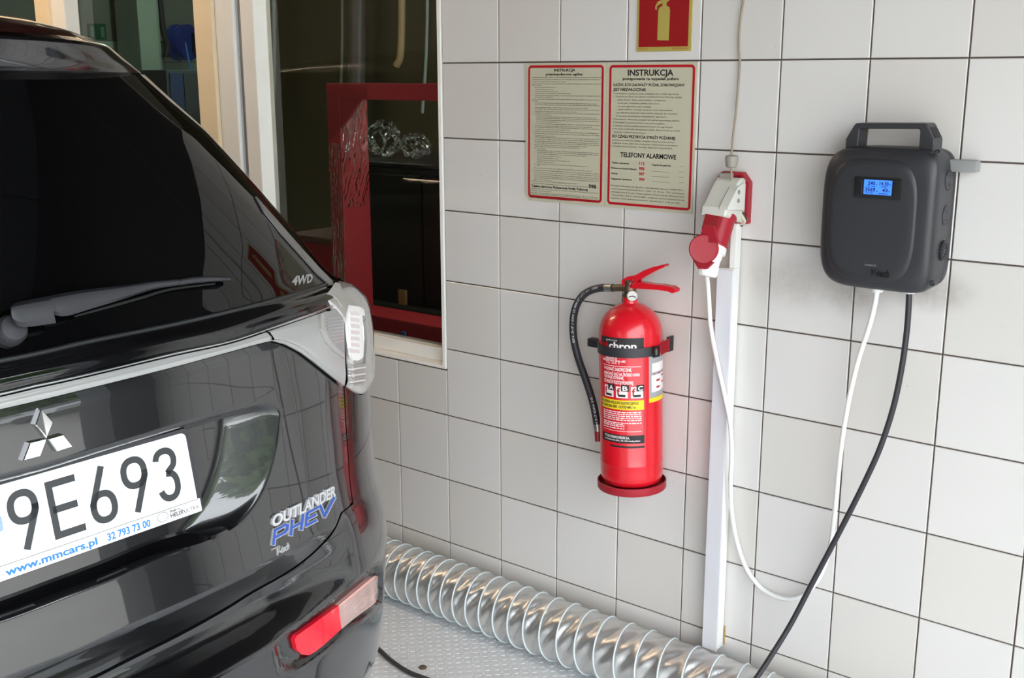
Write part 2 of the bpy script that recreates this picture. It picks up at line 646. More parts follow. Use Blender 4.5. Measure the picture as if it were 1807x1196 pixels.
# ---- fire extinguisher sign (goes on above the frame)
s = thing('fire_equipment_sign', 'red square sign with yellow border and extinguisher symbol above the instruction boards', 'sign', (0.70, 0, 1.61))
sx0, sx1, sz0, sz1 = 0.6285, 0.7762, 1.6075, 1.757
mb = MB(); mb.box(sx0, sx1, -0.0035, 0.0, sz0, sz1, 0.001); mb.build('board', M_sign_yel, s)
mb = MB(); mb.box(sx0 + .006, sx1 - .008, -0.0042, -0.003, sz0 + .0105, sz1 - .008); mb.build('red_field', M_sign_red, s)
yy = -0.0046
pts = [(0.686, 1.633), (0.7175, 1.632), (0.7185, 1.700), (0.716, 1.7075), (0.709, 1.7095), (0.7085, 1.718), (0.716, 1.722), (0.716, 1.727),
       (0.7085, 1.725), (0.7075, 1.733), (0.7, 1.736), (0.697, 1.733), (0.696, 1.728), (0.687, 1.722), (0.681, 1.712), (0.6815, 1.7035),
       (0.6785, 1.7035), (0.6775, 1.712), (0.683, 1.7245)]
body = [(0.686, 1.633), (0.7175, 1.632), (0.7185, 1.700), (0.716, 1.7075), (0.709, 1.7095), (0.7085, 1.733), (0.697, 1.733), (0.6975, 1.7095), (0.690, 1.7075), (0.6868, 1.700)]
hose = [(0.697, 1.716), (0.697, 1.7225), (0.688, 1.720), (0.682, 1.7125), (0.6815, 1.703), (0.6775, 1.703), (0.6775, 1.7135), (0.684, 1.7235), (0.697, 1.728)]
parts = [(xz(body, yy), [tuple(range(len(body)))])]
hv = xz([(0.697, 1.716), (0.697, 1.724), (0.689, 1.713), (0.6845, 1.720), (0.6835, 1.702), (0.6785, 1.702), (0.6835, 1.709), (0.6782, 1.7095)], yy)
parts.append((hv, [(0, 1, 3, 2), (2, 3, 7, 6), (6, 7, 5, 4)]))
parts.append((xz([(0.7085, 1.717), (0.7185, 1.723), (0.7185, 1.728), (0.7085, 1.724)], yy), [(0, 1, 2, 3)]))
flat('extinguisher_symbol', parts, M_sign_yel, s)
flat('fine_print', [(lambda t: (xz(t[0], yy + .001), t[1]))(fit_text('PN-92/N-01256', sx0 + .006, sx0 + .030, sz0 + .0045, sz0 + .0085)),
                    (lambda t: (xz(t[0], yy + .001), t[1]))(fit_text('GASNICA', sx1 - .050, sx1 - .009, sz0 + .0045, sz0 + .0085))], M_ink_red, s, kind='stuff')

# ---- the two instruction boards
def board(name, label, x0, x1, z0, z1, notch):
    s = thing(name, label, 'sign', ((x0 + x1) / 2, 0, z0))
    mb = MB()
    P = [(x0, z1), (x1, z1), (x1, z0), (x0 + (.012 if notch else 0), z0)] + ([(x0, z0 + .016)] if notch else [])
    mb.prism([(p[0], -0.004, p[1]) for p in P], (0, 0.004, 0))
    mb.build('board', M_paper, s)
    return s
bl = board('instruction_board', 'ivory instruction board densely printed with small lines, left of the pair', 0.2935, 0.5445, 1.232, 1.5825, True)
br_ = board('instruction_board', 'ivory instruction board with large INSTRUKCJA heading and red phone numbers', 0.5455, 0.7945, 1.232, 1.5815, False)
yb = -0.0045
v, f = frame_band(0.3025, 0.5365, 1.2405, 1.5778, 0.010, 0.0062, yb)
flat('red_border', [(v, f)], M_ink_red, bl)
v, f = frame_band(0.5530, 0.7900, 1.2395, 1.5772, 0.010, 0.0062, yb)
flat('red_border', [(v, f)], M_ink_red, br_)

def Lz(body, X0, X1, Y, H, bold=False):
    a = wy(900 + X0 / 3.986, 90 + Y / 3.986, 0)
    b = wy(900 + X1 / 3.986, 90 + Y / 3.986, 0)
    h = H / 3.986 * 0.00141
    v, f = fit_text(body, a[0], b[0], a[2], a[2] + h, bold)
    return xz(v, yb), f

T = []
T.append(Lz('INSTRUKCJA', 835, 1156, 172, 40, True))
T.append(Lz('postępowania na wypadek pożaru', 800, 1194, 203, 17, True))
T.append(Lz('KAŻDY, KTO ZAUWAŻY POŻAR, ZOBOWIĄZANY', 735, 1238, 246, 18, True))
T.append(Lz('JEST NIEZWŁOCZNIE:', 733, 965, 279, 18, True))
for X0, X1, Y, b_ in ((735, 1198, 303, '1. Powiadomić o pożarze osoby znajdujące się w strefie zagrożenia.'),
                      (735, 1220, 324, '2. Telefonicznie lub w inny sposób zawiadomić Straż Pożarną, podając:'),
                      (757, 1102, 347, '- gdzie się pali - adres, nazwa obiektu, kondygnacja,'),
                      (757, 1060, 370, '- co się pali - mieszkanie, piwnica, dach, biuro,'),
                      (757, 1000, 393, '- czy jest zagrożone życie ludzkie,'),
                      (757, 1152, 414, '- numer telefonu, z którego się dzwoni oraz swoje nazwisko'),
                      (753, 1186, 437, '( po odłożeniu słuchawki należy chwilę odczekać, by umożliwić'),
                      (753, 1112, 460, 'ewentualne sprawdzenie wiarygodności zgłoszenia )'),
                      (731, 1203, 483, '3. Powiadomić właściciela, zarządcę lub służbę dozorowania obiektu.'),
                      (731, 1095, 505, '4. Przystąpić do gaszenia pożaru przy pomocy gaśnic.'),
                      (729, 1155, 528, '5. Udzielić pomocy osobom poszkodowanym lub zagrożonym.'),
                      (729, 1200, 550, '6. W miarę możliwości zabezpieczyć mienie, dokumentację itp. przed'),
                      (738, 960, 573, 'pożarem i osobami postronnymi.'),
                      (724, 1165, 629, 'akcją kieruje właściciel obiektu, zarządca lub pracownik ochrony,'),
                      (724, 1187, 650, 'względnie osoba najbardziej energiczna i opanowana; po przybyciu'),
                      (722, 1150, 671, 'jednostek Straży Pożarnej - kierujący działaniami ratowniczymi.')):
    T.append(Lz(b_, X0, X1, Y, 10.5, False))
T.append(Lz('DO CZASU PRZYBYCIA STRAŻY POŻARNEJ', 725, 1168, 606, 19, True))
T.append(Lz('TELEFONY ALARMOWE', 782, 1176, 742, 32, True))
for X0, X1, Y, b_ in ((722, 845, 789, 'Telefon ratunkowy'), (720, 896, 826, 'Państwowa Straż Pożarna'), (720, 764, 864, 'Policja'), (718, 864, 901, 'Pogotowie ratunkowe'), (1004, 1138, 804, 'Pogotowie gazowe')):
    T.append(Lz(b_, X0, X1, Y, 12, True))
for Y, b_ in ((948, 'Niniejsza instrukcja jest zgodna z wymaganiami ustawy z 24.08.1991 r.'), (970, 'o ochronie przeciwpożarowej (Dz.U. z 2002 r. Nr 147 poz. 1229 z późniejszymi'),
              (992, 'zmianami) oraz § 4.2 pkt.3 Rozporządzenia Ministra Spraw Wewnętrznych'), (1014, 'i Administracji z dnia 21 kwietnia 2006 r. w sprawie ochrony przeciwpożarowej'), (1036, 'budynków, innych obiektów budowlanych i terenów (Dz.U. nr 80, poz. 563).')):
    T.append(Lz(b_, 717, 1234 if Y < 1030 else 1205, Y, 11, False))
flat('printed_text', T, M_ink, br_, kind='stuff')
flat('phone_numbers', [Lz(b_, 914, 952, Y, 22, True) for Y, b_ in ((800, '112'), (837, '998'), (874, '997'), (912, '999'))], M_ink_red, br_, kind='stuff')
R_ = []
for Y in (845, 881, 917):
    a = wy(900 + 1004 / 3.986, 90 + Y / 3.986); b = wy(900 + 1132 / 3.986, 90 + Y / 3.986)
    R_.append(([(a[0], yb, a[2]), (b[0], yb, a[2]), (b[0], yb, a[2] + .0006), (a[0], yb, a[2] + .0006)], [(0, 1, 2, 3)]))
for Y in (812, 848, 886, 924):
    a = wy(900 + 1194 / 3.986, 90 + Y / 3.986); b = wy(900 + 1232 / 3.986, 90 + Y / 3.986)
    R_.append(([(a[0], yb, a[2]), (b[0], yb, a[2]), (b[0], yb, a[2] + .0006), (a[0], yb, a[2] + .0006)], [(0, 1, 2, 3)]))
flat('ruled_lines', R_, M_ink_grey, br_, kind='stuff')

T = [Lz('INSTRUKCJA', 317, 467, 144, 19, True), Lz('przeciwpożarowa ogólna', 259, 517, 171, 17, True),
     Lz('Telefon alarmowy Państwowej Straży Pożarnej', 158, 553, 953, 17, True), Lz('998', 560, 612, 962, 27, True)]
flat('printed_heading', T[:2], M_ink, bl, kind='stuff')
flat('phone_line', T[2:], M_ink, bl, kind='stuff')
# unreadably small lines of print: rows of word marks
rows = MB()
r2 = random.Random(3)
lay = [(188, 165, 647), (203, 165, 640), (218, 165, 400), (233, 163, 647), (244, 163, 235), (258, 182, 330), (272, 182, 316), (286, 182, 350), (300, 182, 436), (314, 182, 645), (326, 182, 306),
       (340, 162, 643), (352, 162, 205), (367, 182, 622), (379, 182, 640), (398, 182, 560), (410, 182, 638), (425, 182, 480), (436, 182, 636), (450, 182, 300), (463, 190, 620), (474, 190, 636), (486, 190, 634), (498, 190, 360),
       (512, 182, 636), (526, 180, 590), (537, 180, 634), (551, 180, 430), (566, 178, 632), (580, 178, 638), (596, 178, 330), (606, 178, 636), (620, 178, 634), (634, 178, 632), (646, 178, 634), (660, 178, 550), (672, 178, 500), (686, 178, 260),
       (700, 196, 634), (712, 196, 632), (724, 196, 540), (738, 196, 370), (752, 196, 350), (766, 196, 430), (780, 196, 320), (794, 196, 552), (804, 196, 220),
       (822, 178, 588), (838, 178, 632), (852, 178, 634), (866, 178, 632), (878, 178, 632), (890, 178, 632), (904, 178, 300), (914, 160, 480), (930, 160, 630),
       (966, 147, 630), (980, 147, 300), (994, 147, 625), (1004, 147, 626), (1018, 147, 625), (1030, 147, 450)]
for Y, X0, X1 in lay:
    a = wy(900 + X0 / 3.986, 90 + Y / 3.986); b = wy(900 + X1 / 3.986, 90 + Y / 3.986)
    x = a[0]
    if X0 > 170 and r2.random() < .35:
        rows.add([(x - .0075, yb, a[2]), (x - .0062, yb, a[2]), (x - .0062, yb, a[2] + .002), (x - .0075, yb, a[2] + .002)], [(0, 1, 2, 3)])
    while x < b[0] - .001:
        w = min(r2.uniform(.002, .010), b[0] - x)
        xx = x
        while xx < x + w - .0004:
            lw = r2.uniform(.0005, .0011)
            h = r2.choice((.0013, .0013, .0019))
            rows.add([(xx, yb, a[2]), (xx + lw, yb, a[2]), (xx + lw, yb, a[2] + h), (xx, yb, a[2] + h)], [(0, 1, 2, 3)])
            xx += lw + .00035
        x += w + .0012
rows.build('small_print', M_ink_grey, bl, kind='stuff')

# ---- thin supply cable from above with its cable gland
cab = thing('supply_cable', 'thin beige cable hanging down the tiles to the grey gland', 'cable', (0.9, 0, 1.36))
pth = [(1322, -120, -.006), (1317, -50, -.006), (1312, 0, -.006), (1306, 40, -.006), (1304, 80, -.006), (1305.5, 110, -.006), (1303, 150, -.008), (1299, 195, -.014), (1294, 235, -.03), (1291, 270, -.045), (1290.5, 300, -.05), (1291, 318, -.05)]
pth = [wy(u, v, y) for u, v, y in pth]
pth = [np.array((pth[0][0] + .01, -.006, HC)), np.array((pth[0][0] + .012, -.006, 2.9)), np.array((pth[0][0] + .004, -.006, 2.3))] + pth
mb = MB(); mb.tube(catmull(pth, 5), 0.0026, 8); mb.build('cable', mat('beige_cable', (150, 138, 116), rough=0.5), cab, smooth=True)
g0 = wy(1290.5, 295, -.05)
mb = MB()
mb.lathe([(0.009, -.001), (0.0125, .002), (0.0135, .010), (0.0145, .0175), (0.0142, .0245), (0.011, .0265), (0.004, .0275)], 12, tuple(g0), (0, 0, 1))
mb.build('gland_nut', M_grey_pl, cab, smooth=True)

# ---- red and white wall socket
so = thing('industrial_socket', 'red and white three-phase wall socket with round red flap hanging open', 'socket', (0.905, 0, 1.14))
bp = [(.862, 1.317), (.878, 1.338), (.928, 1.338), (.946, 1.316), (.946, 1.222), (.862, 1.222)]
mb = MB(); mb.prism([(x, -.012, z) for x, z in bp], (0, .012, 0)); mb.build('back_plate', M_red_dull, so)
bi = [(.858 + .010, 1.312), (.880, 1.331), (.926, 1.331), (.9395, 1.312), (.9395, 1.228), (.868, 1.228)]
mb = MB()
nb = len(bp)
mb.rings([[(x, -.012, z) for x, z in bp], [(x, -.020, z) for x, z in bp], [(x, -.020, z) for x, z in bi], [(x, -.0125, z) for x, z in bi]], cap0=False, cap1=False)
for x in (.876, .892, .912, .928):
    mb.box(x - .0015, x + .0015, -.0185, -.012, 1.318, 1.334)
mb.build('plate_rim', M_red_dull, so)
def secx(x, ins=0.0):
    return [(x, -.012, 1.325 - ins), (x, -.036, 1.327 - ins), (x, -.050 + ins, 1.318 - ins), (x, -.094 + ins, 1.272 - ins * .5), (x, -.104 + ins, 1.266 - ins * .5), (x, -.108 + ins, 1.247 + ins), (x, -.012, 1.222 + ins)]
mb = MB()
mb.rings([secx(.874, .004), secx(.878), secx(.934), secx(.938, .004)])
mb.build('housing', M_offwhite, so, smooth=True)
mb = MB()
def secb(x, ins=0.0):
    return [(x, -.030, 1.318 - ins), (x, -.062, 1.309 - ins), (x, -.103 + ins, 1.270 - ins), (x, -.107 + ins, 1.262), (x, -.030, 1.252 + ins)]
mb.rings([secb(.915, .006), secb(.921), secb(.941), secb(.944, .005)])
mb.build('lock_ridge', M_offwhite, so, smooth=True)
mb = MB()
for (u, v) in ((1304, 339), (1303, 354)):
    c = wx(u, v, .944)
    mb.lathe([(0.0052, -.002), (0.0052, .0012), (0.004, .0016)], 14, tuple(c), (1, 0, 0))
mb.build('screw', M_steel, so, smooth=True)
mb = MB()
a = np.array((.893, -.048, 1.322))
mb.box(.883, .909, -.042, -.020, 1.324, 1.336, .002)
mb.build('top_plug', M_grey_pl, so)
# collar: tilted barrel
AX = Vector((-0.01, -.46, -.89)).normalized()
B0 = Vector((.907, -.066, 1.243))
mb = MB()
mb.lathe([(.0325, -.004), (.0345, .0), (.0345, .006), (.0315, .008), (.0315, .068), (.0335, .070), (.0335, .0745), (.029, .075)], 28, B0, AX)
mb.build('collar', M_red_dull, so, smooth=True)
hinge = wy(1262, 398, -.118)
mb = MB()
hp = [wy(u, v, y) for u, v, y in ((1245, 376, -.106), (1238, 404, -.146), (1262, 406, -.146), (1270, 380, -.106))]
mb.prism(hp, (0.004, .012, .004)); mb.build('hinge', M_red_dull, so)
# flap
dc = Vector(wy(1242, 439, -.150))
dn = Vector((0.42, -0.90, 0.05)).normalized()
mb = MB()
mb.lathe([(.030, -.006), (.0325, -.004), (.0330, .001), (.0305, .0035), (.0, .0040)][:4] + [(.026, .0030), (.012, .0032)], 36, dc, dn)
fl = mb.build('flap', M_red_dull, so, smooth=True)
mb = MB()
q = [wy(u, v, -.148) for u, v in ((1241, 397), (1258, 399), (1266, 428), (1232, 428))]
mb.prism(q, (0.002, .006, 0)); mb.build('flap_arm', M_red_dull, so)
q = [wy(u, v, -.148) for u, v in ((1219, 452), (1258, 463), (1246, 475), (1232, 474))]
mb = MB(); mb.prism(q, (0.002, .006, 0)); mb.build('flap_tab', M_red_dull, so)
# bare wires at the lower right
mb = MB(); mb.tube(catmull([wy(1302, 371, -.03), wy(1310, 382, -.03), wy(1314, 392, -.02), wy(1304, 396, -.014)], 5), .0035, 8); mb.build('wire', mat('white_wire', (210, 200, 176), rough=.5), so, smooth=True)
mb = MB(); mb.tube(catmull([wy(1303, 368, -.028), wy(1311, 377, -.026), wy(1316, 388, -.02), wy(1308, 398, -.012)], 5), .003, 8); mb.build('wire', mat('green_black_wire', (38, 44, 30), rough=.5), so, smooth=True)

# ---- white plug and its hanging cable
pg = thing('charging_plug', 'white round plug pushed into the red wall socket', 'plug', (.9, 0, 1.08))
PB = B0 + AX * .076
mb = MB()
mb.lathe([(.0300, -.010), (.0312, .0), (.0312, .013), (.0285, .015)], 28, PB, AX); mb.build('plug_ring', M_white_pl, pg, smooth=True)
AX2 = Vector((-.06, -.25, -.97)).normalized()
PC = PB + AX * .014
mb = MB()
mb.lathe([(.028, -.003), (.0265, .004), (.024, .018), (.0232, .030), (.0245, .031), (.0245, .047), (.0232, .0495), (.021, .053), (.010, .055)], 24, PC, AX2); mb.build('plug_body', M_white_pl, pg, smooth=True)
mb = MB()
for k in range(8):
    a = 2 * math.pi * k / 8
    u = AX2.orthogonal().normalized(); w = AX2.cross(u)
    d = u * math.cos(a) + w * math.sin(a)
    mb.tube([PC + AX2 * .033 + d * .0245, PC + AX2 * .048 + d * .0238], .0014, 6)
mb.build('grip_ribs', M_white_pl, pg, smooth=True)
dot = mb = MB(); c = PB + AX * .007 + Vector((.55, -.83, 0)).normalized() * .0308
mb.lathe([(.0026, -.002), (.0026, .001)], 10, c, Vector((.55, -.83, 0)))
mb.build('red_dot', M_ink_red, pg)
wc = thing('white_cable', 'thick white cable drooping from the white plug up to the black charger box', 'cable', (1.05, -.03, .36))
PE = PC + AX2 * .05
wp = [tuple(PE)] + [tuple(wy(u, v, y)) for u, v, y in ((1250.5, 525, -.075), (1254, 575, -.055), (1264, 630, -.053), (1277, 690, -.052), (1288, 745, -.050), (1291, 800, -.045), (1289, 855, -.035), (1292, 910, -.024), (1303, 965, -.016), (1320, 1008, -.016), (1344, 1038, -.016), (1372, 1053, -.018), (1396, 1056, -.02), (1422, 1046, -.024), (1445, 1020, -.03), (1462, 975, -.034), (1471, 920, -.038), (1478, 850, -.042), (1487, 770, -.048), (1500, 695, -.055), (1516, 630, -.06), (1531, 585, -.062), (1542, 545, -.064), (1549, 505, -.065))]
mb = MB(); mb.tube(catmull(wp, 5), .0056, 12); mb.build('cable_sheath', M_white_pl, wc, smooth=True)

# ---- cable trunking
tr = thing('cable_trunking', 'white vertical plastic cable trunking below the wall socket', 'trunking', (.905, 0, .02))
mb = MB(); mb.box(.8885, .9265, -.038, -.0045, 0.152, 1.118, .0015); mb.build('channel', M_white_pl, tr)
mb = MB(); mb.box(.9115, .9265, -.030, -.0045, 1.118, 1.222, .0015); mb.build('riser', M_white_pl, tr)
mb = MB(); mb.box(.8870, .9280, -.042, -.0375, 0.150, 1.116, .0015); mb.build('cover', mat('trunking_cover', (214, 213, 217), rough=.4, var=.04, nscale=14), tr)
mb = MB(); mb.tube(catmull([wy(1289, 448, -.02), wy(1293, 455, -.018), wy(1297, 462, -.012)], 4), .003, 8); mb.build('wire', mat('grey_wire', (186, 180, 168), rough=.5), tr, smooth=True)
mb = MB(); mb.box(.927, .9295, -.004, -.001, .155, .205); mb.build('glue_stain', mat('brown_glue', (176, 140, 84), rough=.7, var=.3, nscale=60), tr)

# ---- charger box
M_ch = mat('charger_grey', (46, 46, 49), rough=0.42, var=0.04, nscale=30, bump=0.12, bscale=420)
M_ch2 = mat('charger_panel_grey', (42, 43, 46), rough=0.45, var=0.04, nscale=30, bump=0.10, bscale=420)
ch = thing('charging_box', 'dark grey wall charger box with blue lit display and carry handle', 'charger', (1.277, 0, 1.118))
HX, HZ, CX, CZ = .1205, .1455, 1.2775, 1.2665
def sring(y, ins, n=5.0, N=96, hx=HX, hz=HZ, cx=CX, cz=CZ, nr=None):
    P = []
    n0 = n
    for i in range(N):
        a = 2 * math.pi * i / N
        c, s_ = math.cos(a), math.sin(a)
        n = (nr or n0) if c > 0 else n0
        ir = ins * (1 - .55 * max(c, 0) ** 3)
        P.append((cx + (hx - ir) * math.copysign(abs(c) ** (2 / n), c), y, cz + (hz - ins) * math.copysign(abs(s_) ** (2 / n), s_)))
    return P
mb = MB()
mb.rings([sring(y_, i_, 4.6, nr=7.5) for y_, i_ in ((-.0, .006), (-.004, .002), (-.030, .001), (-.032, .0018), (-.034, .001), (-.088, 0), (-.098, .0012), (-.105, .004), (-.1105, .0095), (-.1145, .018), (-.117, .028), (-.118, .040), (-.1185, .060))])
mb.build('case', M_ch, ch, smooth=True)
PX, PZ, pcx, pcz = .0905, .1215, 1.2715, 1.2655
mb = MB()
mb.rings([sring(-.1165, -.003, 3.6, 96, PX, PZ, pcx, pcz), sring(-.1192, .0, 3.6, 96, PX, PZ, pcx, pcz), sring(-.1212, .004, 3.6, 96, PX, PZ, pcx, pcz), sring(-.1222, .012, 3.6, 96, PX, PZ, pcx, pcz), sring(-.1224, .04, 3.6, 96, PX, PZ, pcx, pcz)], cap0=False)
mb.build('front_panel', M_ch2, ch, smooth=True)
yF = -.1224
d0, d1 = wy(1510, 311, yF), wy(1589, 353, yF)
mb = MB()
mb.rings([[(x, yF, z) for x, z in rrect(d0[0], d1[0], d1[2], d0[2], .003)], [(x, yF - .003, z) for x, z in rrect(d0[0], d1[0], d1[2], d0[2], .003)],
          [(x, yF - .0034, z) for x, z in rrect(d0[0] + .003, d1[0] - .003, d1[2] + .003, d0[2] - .003, .002)], [(x, yF - .0034, z) for x, z in rrect(d0[0] + .015, d1[0] - .015, d1[2] + .008, d0[2] - .006, .001)], [(x, yF - .002, z) for x, z in rrect(d0[0] + .016, d1[0] - .016, d1[2] + .009, d0[2] - .007, .001)]])
mb.build('display_bezel', mat('display_bezel', (22, 22, 24), rough=.3), ch, smooth=True)
e0, e1 = wy(1526.5, 316, yF), wy(1574, 345, yF)
yS = yF - .0037
v = [(e0[0], yS, e1[2]), (e1[0], yS, e1[2]), (e1[0], yS, e0[2]), (e0[0], yS, e0[2])]
new_obj('display', v, [(0, 1, 2, 3)], mat('blue_backlit_lcd', (50, 110, 235), rough=.3, emit=(66, 130, 250), estr=0.45, var=.1, nscale=30), ch)
W_, H_ = e1[0] - e0[0], e0[2] - e1[2]
T = []
for b_, u0, u1, v0, v1 in (('240', .14, .40, .66, .90), ('v', .43, .48, .66, .78), ('14.30', .56, .88, .66, .90), ('A', .91, .96, .66, .80), ('VOLTAGE', .08, .42, .52, .60), ('AMP', .6, .85, .52, .60), ('3569', .05, .42, .20, .46), ('w', .45, .52, .20, .32), ('43', .66, .86, .22, .46), ('h', .89, .94, .22, .34), ('POWER', .08, .35, .06, .14), ('ENERGY', .55, .9, .06, .14)):
    v, f = fit_text(b_, e0[0] + u0 * W_, e0[0] + u1 * W_, e1[2] + v0 * H_, e1[2] + v1 * H_, True)
    T.append((xz(v, yS - .0003), f))
flat('display_digits', T, mat('lcd_ink', (14, 26, 90), rough=.5), ch)
q = [wy(u, v, yF - .0005) for u, v in ((1526, 464), (1546, 466), (1546, 471), (1526, 469))]
v, f = fit_text('powered by', q[3][0], q[2][0], q[3][2] + .001, q[3][2] + .006, True)
flat('logo_small_text', [(xz(v, yF - .0006), f)], mat('logo_grey', (120, 120, 122), rough=.4), ch)
a0, a1 = wy(1537, 486, yF), wy(1569, 486, yF)
v, f = fit_text('V-tech', a0[0], a1[0], a0[2], a0[2] + .015, True, 0.25)
vv, ff = clean_extrude(xz(v, yF), f, (0, -.0016, 0))
new_obj('logo_lettering', vv, ff, mat('logo_black', (16, 16, 17), rough=.25), ch)
# handle
mb = MB()
O_ = [(1.194, 1.402), (1.194, 1.425), (1.2105, 1.4545), (1.214, 1.4575), (1.355, 1.4605), (1.3585, 1.4575), (1.3745, 1.430), (1.3745, 1.402)]
I_ = [(1.2205, 1.402), (1.2205, 1.412), (1.2215, 1.443), (1.224, 1.4465), (1.342, 1.449), (1.345, 1.446), (1.345, 1.414), (1.345, 1.402)]
n8 = 8
for ya, yb_ in ((-.086, -.036),):
    A = [(x, ya, z) for x, z in O_]; B_ = [(x, ya, z) for x, z in I_]
    C_ = [(x, yb_, z) for x, z in O_]; D_ = [(x, yb_, z) for x, z in I_]
    k = 0
    vv = A + B_ + C_ + D_
    ff = []
    for i in range(7):
        ff += [(i, i + 1, 9 + i, 8 + i), (16 + i + 1, 16 + i, 24 + i, 25 + i), (i + 1, i, 16 + i, 17 + i), (8 + i, 9 + i, 25 + i, 24 + i)]
    ff += [(0, 8, 24, 16), (7, 15, 31, 23)]
    mb.add(vv, ff)
hd = mb.build('handle', M_ch, ch)
bv = hd.modifiers.new('bevel', 'BEVEL'); bv.width = .0022; bv.segments = 2; bv.limit_method = 'ANGLE'
mb = MB()
for xx in (1.3755,):
    a = Vector((1.3605, 0, 1.4545)); b_ = Vector((1.3742, 0, 1.4315))
    d = (b_ - a)
    nn = Vector((d.z, 0, -d.x)).normalized() * -.0006
    p = [a + d * .08 + nn + Vector((0, -.078, 0)), a + d * .08 + nn + Vector((0, -.044, 0)), a + d * .95 + nn + Vector((0, -.044, 0)), a + d * .95 + nn + Vector((0, -.078, 0))]
    mb.prism(p, nn * -3)
mb.build('handle_slot', mat('slot_black', (14, 14, 15), rough=.6), ch)
# side knock-outs, vent, screws
def disc_rings(c, axis, prof, name, m, n=26):
    mb = MB(); mb.lathe(prof, n, tuple(c), axis); return mb.build(name, m, ch, smooth=True)
xs = CX + HX
for (u, v) in ((1670, 319), (1668, 380)):
    c = wx(u, v, xs)
    c = np.array((xs - .0015, -.052, c[2]))
    disc_rings(c, (1, 0, 0), [(.0205, 0), (.0205, .0022), (.0192, .0026), (.0180, .0012), (.0168, .0026), (.0125, .0028), (.0115, .0014), (.0103, .0028), (.0062, .003), (.0054, .0016), (.0044, .003), (.002, .003)], 'knockout', M_ch)
c = np.array((xs - .0015, -.054, wx(1665, 441, xs)[2]))
disc_rings(c, (1, 0, 0), [(.0205, 0), (.0205, .0055), (.0190, .0062), (.0165, .0050), (.0160, .0022), (.002, .0022)], 'vent_cap', M_black_pl)
mb = MB()
for k in range(12):
    a = 2 * math.pi * k / 12
    p0 = Vector(c) + Vector((.0040, .004 * math.cos(a), .004 * math.sin(a))); p1 = Vector(c) + Vector((.0046, .0165 * math.cos(a), .0165 * math.sin(a)))
    mb.tube([p0, p1], .0013, 6)
mb.lathe([(.0052, .002), (.0052, .0055), (.003, .006)], 12, tuple(c), (1, 0, 0))
mb.build('vent_spokes', M_ch, ch)
for (u, v, r) in ((1654, 269, .006), (1645, 500, .005)):
    yq = -.1105
    c = wy(u, v, yq)
    mb = MB(); mb.lathe([(r, -.004), (r, .0012), (r * .75, .0016), (r * .6, .0), (r * .2, .0)], 14, tuple(c), (.35 if u > 1600 else -.35, -.86, .3 if v < 300 else -.3))
    mb.build('case_screw', M_black_pl, ch, smooth=True)
# bottom glands
for (u, v, m_, nm) in ((1548, 512, M_white_pl, 'white_gland'), (1604, 514, M_white_pl, 'white_gland')):
    c = wy(u, v, -.065)
    mb = MB(); mb.lathe([(.0125, .008), (.0125, -.001), (.0115, -.0035), (.007, -.0045)], 18, tuple(c), (0, 0, 1)); mb.build(nm, m_, ch, smooth=True)
# grey bracket stub that sticks out at the right
st = thing('bracket_stub', 'short grey plastic stub on the tiles sticking out behind the charger box', 'bracket', (1.42, 0, 1.377))
cz_ = 1.3775
mb = MB(); mb.box(1.385, 1.4455, -.040, -.012, cz_ - .0125, cz_ + .0115, .004); mb.build('stub', mat('translucent_grey_plastic', (160, 160, 158), rough=.35, transm=.25), st, smooth=True)
mb = MB(); mb.box(1.385, 1.400, -.014, -.0005, cz_ - .010, cz_ + .009, .002); mb.build('foot', M_grey_pl, st)

# ---- black charging cable down to the floor
bc = thing('black_charging_cable', 'black cable hanging from the charger down past the silver duct', 'cable', (1.07, -.1, .14))
bp_ = [(1604, 505, -.065), (1604, 530, -.066), (1600, 585, -.068), (1591, 650, -.072), (1576, 720, -.076), (1553, 790, -.08), (1526, 850, -.085), (1496, 910, -.088), (1462, 975, -.092), (1430, 1035, -.10), (1397, 1098, -.12), (1364, 1152, -.15), (1335, 1196, -.18), (1303, 1240, -.22)]
pp = [wy(u, v, y) for u, v, y in bp_]
e = pp[-1]
pp += [np.array((e[0] - .08, e[1] - .10, .02)), np.array((e[0] - .12, e[1] - .22, .009)), np.array((e[0] - .15, e[1] - .5, .008)), np.array((e[0] + .02, e[1] - .9, .008))]
mb = MB(); mb.tube(catmull(pp, 6), .0063, 12); mb.build('cable_sheath', M_black_rub, bc, smooth=True)
# black cable on the tread plate
fc_ = thing('floor_cable', 'black cable lying on the steel tread plate beside the car', 'cable', (.45, -.75, 0))
fp = [(560, 1060), (620, 1108), (662, 1140), (690, 1165), (720, 1185), (748, 1196), (800, 1215), (880, 1240)]
mb = MB(); mb.tube(catmull([wz(u, v, .0085) for u, v in fp] + [np.array((.78, -.95, .0085)), np.array((1.15, -1.25, .0085)), np.array((1.3, -1.9, .0085)), np.array((1.15, -2.6, .0085))], 6), .0062, 12); mb.build('cable_sheath', M_black_rub, fc_, smooth=True)
